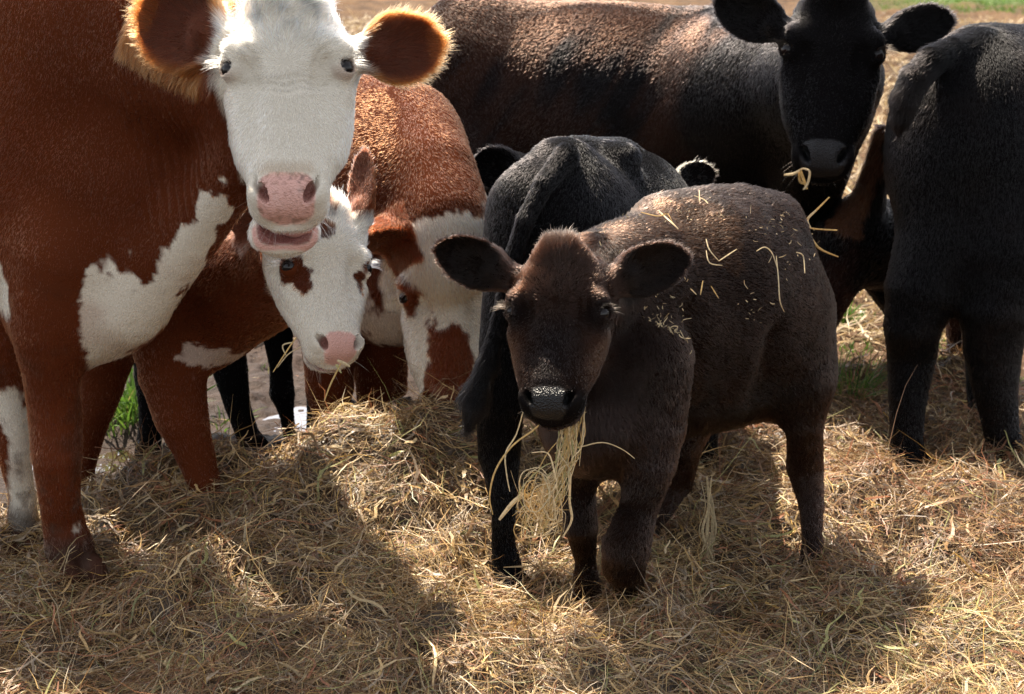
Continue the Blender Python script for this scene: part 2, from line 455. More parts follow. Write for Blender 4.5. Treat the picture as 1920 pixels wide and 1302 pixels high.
class Ctx: pass
def segmask(P, nodes, Y, ysc=.35, nz=.3, seed=5, nscale=35):
    """>0 inside a patch drawn as thick strokes; nodes are (px, py, radius px) at distance Y."""
    d = np.full(len(P), 9.0)
    A = [(at(a, b, Y), r * mpp(a, b, Y)) for a, b, r in nodes]
    s = np.array([1, ysc, 1.0])
    if len(A) == 1: A = A * 2
    for (a, ra), (b, rb) in zip(A[:-1], A[1:]):
        q = (P - a) * s; ab = (b - a) * s; t = np.clip((q @ ab) / (ab @ ab + 1e-9), 0, 1)
        d = np.minimum(d, np.linalg.norm(q - t[:, None] * ab, axis=1) - (ra + (rb - ra) * t))
    d += fbm(P, nscale, seed, 3) * nz * .05 + (nz > .05) * fbm(P, 110, seed + 2, 2) * .008
    return sst(.004, -.004, d)
def mixc(c, m, col): return c * (1 - m[:, None]) + np.asarray(col) * m[:, None]
def padmask(H, P):
    x, y, u = H.loc(P)
    pad = sst(1.0, .90, (np.abs(x / (.112 if H.calf else .125)) ** 3.5 + np.abs((u - (.935 if H.calf else .925)) / (.085 if H.calf else .095)) ** 3.5) ** (1 / 3.5) + fbm(P, 60, 2) * .07) * sst(-.262, -.245, y)
    return pad
def lipmask(H, P):
    x, y, u = H.loc(P)
    return np.exp(-((y + .235) / .022) ** 2) * sst(.74, .84, u) * sst(.2, .17, np.abs(x))

TOTAL_HAIR = float(1.0)
def animal(name, label, B, H, colf, group, fine=.005, coarse=.010, hair=60000, base=None, disp=None, headzone=.30, hl0=.011, ears=(), earlen=.02, width=.00055, fur_seed=1, eyes=True, sleek=.35, mat=None, skin=.65, lash=(.02, .015, .012)):
    zones = []
    if H is not None: zones.append((H.w(0, -.2, .45) - H.L * headzone * 2.0, H.w(0, -.2, .45) + H.L * headzone * 2.0))
    V, Q = animal_mesh(B, fine, coarse, zones)
    V, Q = islands_keep_largest(V, Q)
    N = vnormals(V, Q)
    amp = .005 * fbm(V, 5, 4) + .0012 * fbm(V, 30, 8)
    if disp is not None: amp = amp + disp(V, N)
    V = V + N * amp[:, None]; N = vnormals(V, Q)
    flow, hl = prim_attrs(B, V, N, H, hl0=hl0)
    c = Ctx(); c.V, c.N, c.hl, c.H, c.wet = V, N, hl, H, np.zeros(len(V))
    c.ear = np.zeros(len(V)); c.earin = np.zeros(len(V)); c.earrim = np.zeros(len(V))
    for e in ears:
        q = V - e['base']; s = (q @ e['ax']) / e['Le']; l = (q @ e['lat']) / (e['W'] / 2); m = (q @ e['n'])
        inn = (s > -.05) & (s < 1.2) & (np.abs(l) < 1.25) & (np.abs(m) < e['W'] * .6)
        c.ear = np.maximum(c.ear, np.where(inn, sst(.0, .14, s), 0))
        c.earin = np.maximum(c.earin, np.where(inn, sst(.08, .2, s) * sst(.2, .6, N @ e['n']), 0))
        hwp = np.interp(np.clip(s, 0, 1), np.linspace(0, 1, 11), [.34, .52, .74, .9, .98, 1.0, .98, .92, .80, .60, .2])
        c.earrim = np.maximum(c.earrim, np.where(inn, sst(.7, .97, np.maximum(np.abs(l) / hwp, s * .97)), 0))
    hl = np.maximum(hl, c.earrim * earlen); c.hl = hl
    c.curl = np.full(len(V), sleek); c.dens = 1 + 1.2 * c.ear + .8 * sst(.013, .02, hl)
    c.earrim = c.earrim * sst(.6, 1, c.ear)
    if H is not None:
        x_, y_, u_ = H.loc(V); inhead = sst(.75, .6, np.sqrt(x_ ** 2 + (y_ + .15) ** 2 + (u_ - .5) ** 2)); c.dens = c.dens + 1.6 * inhead
    col = colf(c)
    if H is not None:
        pd = padmask(H, V); c.hl = c.hl * (1 - sst(.3, .7, pd)); c.wet = np.maximum(c.wet, pd)
        # hairless eyelid rims
        for ec, er, ea in H.eyes:
            d = np.linalg.norm(V - ec, axis=1); c.hl = np.where(d < er * 1.16, c.hl * .1, np.where(d < er * 1.9, np.maximum(c.hl * .7, .006), c.hl)); c.dens = c.dens + 2.0 * (d < er * 2)
    dist = np.linalg.norm(V - CAMP, axis=1)
    base = V[V[:, 2].argmin()] * [1, 1, 0] if base is None else np.array(base)
    me = mesh_from(name, V, Q, attrs=dict(Col=col * (skin + (1 - skin) * np.maximum(c.wet, sst(.004, .001, c.hl)))[:, None], wet=c.wet)); me.materials.append(M_SKIN)  # skin under fur coloured darker, standing for shade beneath the hair
    o = bpy.data.objects.new(name, me); COL.objects.link(o)
    me.transform(Matrix.Translation(-Vector(base))); o.location = base
    tag(o, label, 'cow' if name.endswith('cow') else 'calf', group)
    att = dict(flow=flow, hl=c.hl, dens=c.dens, col=col, dist=dist, curl=c.curl)
    f = fur(o, V, Q, N, att, int(hair * TOTAL_HAIR), seed=fur_seed, width=width, mat=mat) if hair else None
    kids = [f] if f else []
    if H is not None and eyes:
        for ec, er, ea in H.eyes: kids.append(uvball(ec, er, ea, 'eye', o, M_EYE))
        kids += lashes(o, H, lash, fur_seed)
    for k in kids: k.matrix_parent_inverse = Matrix.Translation(-Vector(base))
    return o, V, Q, N, c
def strands(name, o, P, D, Ls, col, w_, sag):
    K = 5; n = len(P); pts = np.zeros((n, K, 3))
    for j in range(K):
        s = j / (K - 1); pts[:, j] = P + D * (Ls * s)[:, None] + np.array([0, 0, -1.0]) * (Ls * sag * s * s)[:, None]
    cu = bpy.data.hair_curves.new(name); cu.add_curves([K] * n)
    cu.attributes['position'].data.foreach_set('vector', pts.astype(np.float32).ravel())
    ra = cu.attributes.get('radius') or cu.attributes.new('radius', 'FLOAT', 'POINT')
    ra.data.foreach_set('value', np.tile(np.array([1, .9, .7, .45, .1]) * w_, n).astype(np.float32))
    ca = cu.attributes.new('Col', 'FLOAT_COLOR', 'CURVE'); ca.data.foreach_set('color', np.tile([*col, 1], n).astype(np.float32)); cu.materials.append(M_HAIR)
    h = bpy.data.objects.new(name, cu); COL.objects.link(h); h.parent = o; return h
def lashes(o, H, col, seed):
    rng = np.random.default_rng(seed); out = []
    for ec, er, ax in H.eyes:
        tz = nrm(H.D - (H.D @ ax) * ax); tx = np.cross(ax, tz); n = 46; a = rng.uniform(-1.25, 1.25, n)
        r0 = np.sin(a)[:, None] * tx - np.cos(a)[:, None] * tz * .75
        P = ec + ax * er * .75 + r0 * er * .78
        D = ax[None] * .8 + r0 * .55 + H.D[None] * .15 + rng.normal(0, .10, (n, 3)); D /= np.linalg.norm(D, axis=1, keepdims=True)
        out.append(strands('eyelashes', o, P, D, rng.uniform(.030, .052, n) * H.L / .45 * .9, col, .0005, .35))
    n = 26; x = rng.uniform(-.15, .15, n); y = rng.uniform(-.36, -.12, n); s = np.sign(x)
    P = np.array([H.w(a * (1.0 if abs(a) > .1 else 1), b, c) for a, b, c in zip(x, y, rng.uniform(.88, 1.0, n))])
    D = (x / .15)[:, None] * H.X * .9 + H.D * .75 + H.Y * .15 + rng.normal(0, .2, (n, 3)); D /= np.linalg.norm(D, axis=1, keepdims=True)
    out.append(strands('whiskers', o, P, D, rng.uniform(.03, .06, n) * H.L / .45, col, .00024, .15))
    return out

# px helpers ---------------------------------------------------------
def chain(B, nodes, k=.05, hl=None, flow=None, flat=None):
    P = [(at(a, b, Y), r * mpp(a, b, Y)) for a, b, Y, r in nodes]
    cs = [cone(a, b, ra, rb, k) for (a, ra), (b, rb) in zip(P[:-1], P[1:])]
    def f(p):
        d = cs[0].f(p)
        for c in cs[1:]: d = smin(d, c.f(p), .004)
        return d
    if flow is None:
        ax = np.array([nrm(P[i + 1][0] - P[i][0]) for i in range(len(cs))])
        def flow(V): return ax[np.argmin([c.f(V) for c in cs], 0)]
    B.append(Prim(f, np.min([c.lo for c in cs], 0), np.max([c.hi for c in cs], 0), k, 'u', flow, hl))
def oval(B, px, py, Y, r, fwd=(1, 0, 0), k=.08, hl=None, flow=None, tilt=0):
    f = nrm(fwd); s = nrm(np.cross([0, 0, 1], f)); u = np.cross(f, s)
    if flow is None: flow = -np.array(f) * 1.0 + np.array([0, 0, -.6])
    B.append(ell(at(px, py, Y), r, (f, s, u), k, flow, hl))
def hoof(B, px, py, Y, r, fwd, grow=1.0):
    c = at(px, py, Y); f = nrm(fwd); s = nrm(np.cross([0, 0, 1], f)); m = mpp(px, py, Y) * r
    for g in (-1, 1):
        B.append(ell(c + s * g * m * .48 + f * m * .25 - np.array([0, 0, m * .3]), np.array([1.15, .52, .75]) * m, (f, s, (0, 0, 1)), .008, (0, 0, -1), 0))
HOOFC = np.array([.04, .03, .025])
def hoofcol(c, col, nodes, Y):
    return mixc(col, segmask(c.V, nodes, Y, nz=.1), HOOFC)

# =================================================================== A: big red and white cow, left
def earpx(B, b, t, Wpx, n, hl=.02, k=.02, cup=1.0):
    m = mpp(*b)
    return ear(B, at(*b), at(*t), Wpx * m, n, hl, k, cup)
GROUP = 'cattle feeding on the hay'
def cow_A():
    B = []
    f = (.96, -.2, 0)
    oval(B, -390, 225, 3.75, (.78, .31, .37), f)
    oval(B, 60, 215, 3.45, (.26, .25, .42), f, k=.10, flow=(-.6, 0, -.9))
    oval(B, -820, 160, 3.9, (.36, .28, .34), f)
    chain(B, [(-100, -60, 3.6, 100), (160, -20, 3.5, 150)], k=.15)
    chain(B, [(150, 40, 3.42, 215), (330, 100, 3.32, 185), (470, 130, 3.18, 135)], k=.13, flow=(-.25, 0, -1))
    chain(B, [(455, 300, 3.16, 60), (352, 440, 3.24, 62), (235, 560, 3.32, 78), (120, 590, 3.42, 100)], k=.09, flow=(-.3, 0, -1))
    chain(B, [(240, 330, 3.36, 150), (180, 520, 3.4, 130)], k=.1, flow=(-.3, 0, -1))
    chain(B, [(125, 470, 3.28, 100), (92, 610, 3.30, 66), (97, 720, 3.33, 50), (104, 790, 3.35, 49), (106, 850, 3.35, 47), (112, 940, 3.37, 36), (120, 985, 3.39, 38), (130, 1025, 3.38, 46)], k=.05, hl=.013)
    hoof(B, 140, 1058, 3.36, 52, (.6, -.8, 0))
    chain(B, [(-20, 500, 3.62, 100), (2, 640, 3.58, 58), (10, 730, 3.58, 37), (22, 800, 3.58, 34), (26, 850, 3.58, 31), (42, 930, 3.60, 25), (42, 985, 3.60, 29)], k=.05, hl=.012)
    hoof(B, 38, 1016, 3.58, 36, (.3, -.9, 0))
    for px, Y in ((-760, 3.75), (-880, 4.15)):                    # hind legs, outside the frame
        chain(B, [(px, 380, Y, 140), (px + 60, 560, Y, 90), (px - 30, 720, Y, 48), (px, 880, Y, 36), (px + 5, 985, Y, 42)], k=.06)
    H = make_head(B, at(537, -28, 3.02), at(534, 390, 2.81), (1, .0, -.06), ADULT, ws=1.0, mouth='open', hl=.013, eyek=.96)
    e1 = earpx(B, (420, 82, 3.05), (262, 12, 3.07), 170, (.10, -1, -.10), hl=.026)
    e2 = earpx(B, (664, 104, 3.05), (828, 80, 3.07), 122, (-.10, -1, -.12), hl=.026)
    def colf(c):
        P = c.V; x, y, u = H.loc(P)
        col = np.tile(RED, (len(P), 1)) * (1 + .4 * fbm(P, 5, 3))[:, None]
        dk = sst(.0, .5, fbm(P, 3, 9)); col = mixc(col, dk * .5, RED * .5); col = mixc(col, sst(-1.02, -.85, P[:, 0]) * .45, RED * .5)
        col = mixc(col, sst(.05, .5, fbm(P, 18, 19)) * sst(.9, .5, P[:, 2]) * .35, (.05, .028, .018))
        hd = sst(.42, .36, ((x / .9) ** 2 + ((y + .14) / 1.05) ** 2 + ((np.clip(u, .35, .65) - u) * .8) ** 2) ** .5 + fbm(P, 30, 2) * .04)
        hd = np.maximum(hd, sst(.24, .22, np.abs(x + .03)) * sst(.5, .55, u) * sst(1.3, 1.2, u) * sst(-.62, -.58, y))
        hd = hd * sst(3.40, 3.32, P[:, 1])
        hd = np.where(segmask(P, [(330, 230, 60), (385, 330, 16)], 3.2) > .5, 0, hd)
        wh = np.maximum(hd, segmask(P, [(432, 368, 24), (380, 425, 36), (325, 485, 62), (250, 570, 82), (180, 620, 85), (130, 690, 70)], 3.22, .12, nz=1.1, nscale=28))
        wh = wh * (1 - segmask(P, [(295, 395, 66), (272, 460, 50), (270, 492, 34)], 3.22, .12, nz=.9, seed=8) * (1 - hd))
        wh = wh * (1 - segmask(P, [(110, 300, 105), (96, 560, 62), (98, 800, 54)], 3.25, .3, nz=.15) * (1 - hd))
        wh = np.maximum(wh, segmask(P, [(-10, 500, 26), (2, 570, 26)], 3.3, .3))
        leg2 = sst(3.50, 3.53, P[:, 1]) * sst(.62, .50, P[:, 2]) * sst(-.85, -.9, P[:, 0] + 0) if False else segmask(P, [(20, 740, 26), (52, 830, 26), (50, 960, 36)], 3.58, .2, nz=.3)
        wh = np.maximum(wh, leg2)
        wh = np.maximum(wh, segmask(P, [(148, 1000, 14), (158, 1020, 10)], 3.33, .5, nz=.3) * .7)
        wh = wh * (1 - c.ear)
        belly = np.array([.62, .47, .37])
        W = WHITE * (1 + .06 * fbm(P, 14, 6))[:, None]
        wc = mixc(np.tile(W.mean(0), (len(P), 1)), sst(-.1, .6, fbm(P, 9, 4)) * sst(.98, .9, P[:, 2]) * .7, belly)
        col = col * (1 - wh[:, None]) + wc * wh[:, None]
        col = mixc(col, sst(.17, .09, P[:, 2] + fbm(P, 30, 3) * .04) * .8, (.045, .027, .02)); col = mixc(col, sst(.1, .4, fbm(P, 40, 13)) * sst(.42, .2, P[:, 2]) * .6, (.09, .055, .04))
        col = mixc(col, padmask(H, P), PINK)
        pads = padmask(H, P) * sst(.45, .6, noise(P, 150, 5) * (1 - .5 * sst(.9, .96, u))); col = mixc(col, pads * .75, (.12, .07, .06))
        edge = padmask(H, P) * sst(.55, 1.0, np.maximum(np.abs(x) / .125, np.abs(u - .925) / .095)) * sst(-.1, .4, noise(P, 160, 9)); col = mixc(col, edge * .8, (.16, .085, .05)); col = mixc(col, padmask(H, P) * sst(.35, .6, noise(P, 210, 19)) * .45, (.30, .15, .11)); col = mixc(col, padmask(H, P) * sst(.1, .6, fbm(P, 45, 29)) * .35, (.66, .42, .36))
        col = mixc(col, sst(.86, .82, u) * sst(.76, .82, u) * sst(.13, .10, np.abs(x)) * hd * .5, (.55, .38, .24))
        nos = np.zeros(len(P))
        for s in (-1, 1):
            d = np.linalg.norm(P - H.w(s * .09, -.09, .90), axis=1) / H.L; nos = np.maximum(nos, sst(.05, .02, d))
        col = mixc(col, nos * .7, (.16, .05, .035))
        for ec, er, ea in H.eyes:
            d = np.linalg.norm(P - ec, axis=1); col = mixc(col, sst(er * 1.4, er * 1.1, d) * .6, (.42, .25, .19)); col = mixc(col, sst(er * 1.16, er * 1.06, d), (.05, .03, .03))
        rr = (np.abs((x + .04) / .118) ** 4 + np.abs((u - .938) / .098) ** 4) ** .25
        mo = sst(1.04, .98, rr) * sst(.80, .84, u) * sst(-.245, -.255, y) * sst(-.44, -.43, y)
        lip = sst(1.24, 1.16, rr) * sst(.93, .96, u) * sst(-.27, -.28, y) * sst(-.47, -.45, y) * (1 - mo)
        col = mixc(col, lip, PINK); col = mixc(col, mo, np.array([.20, .07, .055])); c.hl *= (1 - np.maximum(mo, lip)); c.wet = np.maximum(mo, lip)
        col = mixc(col, c.earin * .5, (.05, .018, .012)); col = mixc(col, c.earrim * .8, (.34, .115, .035))  # ear rims painted orange, as if sun glowed through the hair
        fore = hd * sst(.38, .25, u) * (1 - c.ear); fore = fore * sst(.25, .17, np.abs(x)); c.hl = c.hl * (1 + 1.0 * fore); c.curl = .35 + 3.2 * fore
        neck = (1 - hd) * sst(-1.15, -.9, P[:, 0]) * sst(.55, .7, P[:, 2]) * (1 - c.ear); c.hl = c.hl * (1 - .4 * neck)
        return col
    def disp(V, N):
        # neck folds
        m = segmask(V, [(330, -40, 120), (330, 200, 110), (300, 380, 60)], 3.15, .5, nz=0)
        ph = (V[:, 0] * 1.0 + V[:, 2] * .12 + .016 * fbm(V, 9, 3)) * 2 * math.pi / .019
        sh = segmask(V, [(120, 60, 60), (235, 330, 40)], 3.2, .5, nz=0)
        x, y, u = H.loc(V); ax_ = np.abs(x); fc = sst(.24, .18, ax_) * sst(-.12, -.06, y)
        cr = 0
        for u0, sl, a_ in ((.455, -.20, .0045), (.485, -.30, .0035), (.425, -.08, .0025)):
            cr = cr + a_ * np.exp(-((u - u0 - sl * ax_ * (1 - ax_ * 2) + .012 * noise(V, 26, 5)) / .009) ** 2)
        for s in (-1, 1):                                  # lid folds over the eyes
            e = np.hypot((x - s * .215) * .9, u - .365); cr = cr + .0035 * np.exp(-((e - .085) / .009) ** 2) * sst(.40, .33, u)
        face = -cr * fc + fc * .0022 * fbm(V, 38, 15, 2) * sst(.5, .3, u) + fc * .0015 * fbm(V, 16, 18, 2)
        return face + m * sst(3.09, 3.14, V[:, 1]) * (.0055 * (np.abs(np.sin(ph / 2)) - .6)) * (1 - sh)
    o, V, Q, N, c = animal('cow', 'big red and white cow with pink nose and open mouth, at the left', B, H, colf, GROUP, fine=.0048, coarse=.0095, hair=320000, width=.00045, disp=disp, ears=(e1, e2), earlen=.034, hl0=.016, lash=(.75, .68, .58))
    base = Vector(o.location)
    def kid(k): k.matrix_parent_inverse = Matrix.Translation(-base)
    kid(uvball(H.w(.01, -.35, .935), .09 * H.L, H.X, 'tongue', o, M_TONGUE, (.35, .8, 1.0)))

# =================================================================== J: dark brown calf, front
def cow_J():
    B = []
    f = (-.72, -.69, 0)
    oval(B, 1322, 578, 3.42, (.26, .185, .235), f, k=.06)
    oval(B, 1408, 560, 3.55, (.18, .155, .20), f, k=.07)
    oval(B, 1195, 600, 3.27, (.17, .155, .21), f, k=.07, hl=.013)
    oval(B, 1135, 735, 3.17, (.13, .15, .17), f, k=.07, hl=.014)
    chain(B, [(1240, 420, 3.42, 52), (1380, 398, 3.52, 45), (1450, 412, 3.6, 50)], k=.08)
    chain(B, [(1180, 560, 3.3, 120), (1110, 540, 3.17, 98), (1075, 560, 3.08, 80)], k=.08, hl=.018, flow=(-.1, 0, -1))
    chain(B, [(1085, 700, 3.12, 75), (1110, 800, 3.1, 85)], k=.07, hl=.018)
    chain(B, [(1500, 590, 3.56, 60), (1508, 720, 3.50, 46), (1509, 800, 3.48, 34), (1509, 875, 3.51, 33), (1521, 945, 3.47, 22), (1523, 1010, 3.44, 17), (1524, 1055, 3.42, 23)], k=.06)
    chain(B, [(1420, 600, 3.50, 100), (1480, 700, 3.5, 70)], k=.08)
    hoof(B, 1524, 1082, 3.41, 30, (-.3, -.9, 0))
    B.append(cone(at(1300, 600, 3.14), at(1296, 800, 3.16), .012, .02, .06, op='s', flow=None))
    B.append(cone(at(1452, 640, 3.30), at(1440, 760, 3.34), .012, .02, .06, op='s'))
    chain(B, [(1330, 700, 3.62, 60), (1275, 830, 3.6, 42), (1265, 900, 3.62, 33), (1205, 1000, 3.55, 24), (1195, 1060, 3.52, 26)], k=.05)
    chain(B, [(1215, 680, 3.12, 82), (1228, 800, 3.10, 58), (1220, 870, 3.08, 47), (1198, 955, 3.06, 36), (1174, 1028, 3.00, 45), (1170, 1060, 3.01, 40), (1180, 1105, 3.08, 27), (1178, 1185, 3.1, 40)], k=.045)
    hoof(B, 1175, 1210, 3.08, 38, (-.3, -.9, 0))
    chain(B, [(1110, 760, 3.14, 80), (1090, 850, 3.16, 44), (1084, 920, 3.17, 31), (1090, 985, 3.15, 31), (1098, 1050, 3.19, 19), (1100, 1120, 3.2, 28)], k=.045)
    hoof(B, 1100, 1160, 3.19, 30, (-.3, -.9, 0))
    chain(B, [(1290, 770, 3.34, 42), (1370, 752, 3.44, 40), (1430, 730, 3.5, 34)], k=.09, flow=(-.2, 0, -1), hl=.024)
    H = make_head(B, at(1054, 458, 3.02), at(1022, 768, 2.84), (.965, -.26, -.03), CALF, ws=1.0, hl=.009, whorl=.10)
    e1 = earpx(B, (960, 522, 3.07), (818, 465, 3.09), 96, (-.05, -1, -.15), hl=.013)
    e2 = earpx(B, (1140, 530, 3.03), (1292, 482, 3.06), 96, (.1, -1, -.15), hl=.013)
    def colf(c):
        P = c.V; x, y, u = H.loc(P)
        col = np.tile(DBROWN, (len(P), 1)) * (1 + .3 * fbm(P, 8, 3))[:, None]
        col = mixc(col, sst(-.05, .5, fbm(P, 4, 12)) * .5, (.05, .021, .011))
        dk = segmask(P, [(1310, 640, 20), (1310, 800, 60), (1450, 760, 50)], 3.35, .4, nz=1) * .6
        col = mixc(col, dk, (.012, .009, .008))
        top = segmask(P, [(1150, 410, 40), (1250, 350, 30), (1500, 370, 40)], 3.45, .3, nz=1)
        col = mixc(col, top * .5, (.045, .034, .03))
        hip = segmask(P, [(1240, 400, 20), (1350, 450, 55)], 3.3, .3, nz=1); col = mixc(col, hip * .6, (.06, .026, .012))
        hm = sst(.5, .42, (x ** 2 + (y + .1) ** 2 + (u - .45) ** 2 * .6) ** .5) * (1 - c.ear)
        col = mixc(col, hm * .8, np.array([.028, .0145, .0105]))
        br = hm * (sst(.30, .2, np.hypot(x, u - .2)) * .5 + sst(.12, .2, np.abs(x)) * sst(.5, .3, u) * sst(.1, .2, u) * .6)
        col = mixc(col, np.clip(br, 0, 1) * (.6 + .4 * fbm(P, 20, 44)), (.052, .022, .012))
        br2 = hm * sst(.12, .27, np.abs(x)) * sst(.40, .58, u) * sst(.9, .7, u); col = mixc(col, br2, (.07, .028, .013))
        bridge = hm * sst(.16, .02, np.abs(x)) * sst(.35, .6, u); col = mixc(col, bridge * .7, (.017, .0135, .0135))
        soc = np.zeros(len(P))
        for ec, er, ea in H.eyes: soc = np.maximum(soc, sst(er * 3.6, er * .8, np.linalg.norm(P - ec, axis=1)))
        col = mixc(col, soc * .8, (.013, .010, .010))
        col = mixc(col, sst(.1, .02, np.hypot(x, (u - .02) * .9)) * hm * .6, (.07, .055, .045))
        col = mixc(col, np.maximum(padmask(H, P), sst(.80, .92, u) * hm), (.012, .0098, .0095))
        chin = sst(-.22, -.26, y) * sst(.7, .8, u) * sst(1.2, 1.1, u); col = mixc(col, chin * .5, (.05, .03, .025))
        col = mixc(col, c.earin * .85, (.009, .006, .005)); col = mixc(col, c.earrim * (1 - c.earin) * .8, (.07, .042, .032))
        c.hl = c.hl * (1 + 1.3 * hm * sst(.14, .04, np.hypot(x, u - .03)))
        c.hl = c.hl * (1 - .15 * hm * sst(.3, .5, u)); c.dens = c.dens + 1.5 * hm
        c.hl = c.hl * (1 + .3 * top)
        col = mixc(col, sst(1095, 1140, 0) * 0 * top, (.1, .1, .1))
        col = darknostrils(c, col * .72)
        return col
    return animal('calf', 'dark brown calf standing in the middle with hay hanging from its mouth', B, H, colf, GROUP, fine=.0042, coarse=.007, hair=430000, ears=(e1, e2), earlen=.017, hl0=.012, fur_seed=5, sleek=.8, skin=.5, mat=M_HAIRJ)

# =================================================================== B: calf with white face and brown eye patch
def cow_B():
    B = []
    chain(B, [(585, 470, 3.38, 85), (520, 500, 3.52, 100), (410, 520, 3.72, 132), (200, 510, 3.98, 150), (60, 500, 4.15, 120)], k=.08, flow=(-.8, 0, -.6))
    chain(B, [(480, 560, 3.55, 62), (400, 610, 3.68, 70)], k=.07)
    chain(B, [(335, 600, 3.68, 110), (322, 700, 3.63, 62), (340, 780, 3.60, 50), (362, 840, 3.60, 37), (382, 900, 3.60, 31), (388, 980, 3.60, 28)], k=.06, hl=.009)
    hoof(B, 388, 1015, 3.58, 34, (.6, -.6, 0))
    chain(B, [(200, 600, 4.0, 85), (190, 720, 4.0, 42), (170, 800, 4.02, 30), (158, 880, 4.02, 21), (156, 930, 4.0, 24)], k=.06, hl=.009)
    H = make_head(B, at(600, 370, 3.34), at(650, 662, 3.16), (.84, .42, -.28), CALF, ws=.98, hl=.013, whorl=.50, eu=.44)
    e2 = earpx(B, (672, 420, 3.38), (682, 280, 3.42), 66, (-.6, -.7, .2), hl=.012, cup=.8)
    e1 = earpx(B, (540, 430, 3.42), (415, 408, 3.46), 75, (0, -1, -.3), hl=.016)
    def colf(c):
        P = c.V; x, y, u = H.loc(P)
        col = np.tile(RED * .75, (len(P), 1)) * (1 + .25 * fbm(P, 5, 3))[:, None]
        hd = sst(.46, .40, ((x / .9) ** 2 + ((y + .15) / 1.05) ** 2 + ((np.clip(u, .3, .75) - u) * .8) ** 2) ** .5 + fbm(P, 30, 2) * .03) * sst(3.50, 3.46, P[:, 1])
        hd = hd * sst(505, 507, 506 + 0 * u + (P[:, 0] - at(506, 550, 3.4)[0]) * 900)
        W = WHITE * .97
        col = mixc(col, hd, W)
        pt = segmask(P, [(588, 398, 24), (592, 446, 18)], 3.2, .12, nz=.5); col = mixc(col, pt, RED * .5)
        for k, (s0, s1) in enumerate(((-1, .02), (1, -.02))):
            ec = H.eyes[k][0]
            for a_, r_ in ((0, .085), (.05, .060), (.10, .052), (.14, .03)):
                q = ec + (H.D * a_ + H.X * (s1 + .02 * (k == 0)) * (a_ > 0) * 2) * H.L
                col = mixc(col, sst(1.1, .9, np.linalg.norm(P - q, axis=1) / (r_ * (.62 if k == 1 else 1) * H.L) + .55 * fbm(P, 45, 5)), RED * .55)
        col = mixc(col, segmask(P, [(385, 660, 28), (440, 672, 14)], 3.62, .3, nz=.8), (.55, .42, .35))
        col = mixc(col, padmask(H, P), PINK * .95)
        for s in (-1, 1):
            d = np.linalg.norm(P - H.w(s * .09, -.09, .90), axis=1) / H.L; col = mixc(col, sst(.06, .02, d) * .8, (.16, .05, .035))
        lp = np.clip(lipmask(H, P) * 1.3, 0, 1); col = mixc(col, lp, PINK * .7); c.hl *= (1 - .8 * lp)
        col = col * (1 - c.ear[:, None]) + c.ear[:, None] * mixc(np.tile(RED * .8, (len(P), 1)), c.earin * .6, (.30, .14, .10))
        c.hl = c.hl * (1 + .7 * hd * sst(.35, .2, u) * (1 - c.ear))
        return col
    return animal('calf', 'red calf with white face and brown patch round its eye, under the big cow\'s chin', B, H, colf, GROUP, fine=.0045, coarse=.009, hair=160000, ears=(e1, e2), earlen=.016, fur_seed=7, lash=(.75, .68, .58))

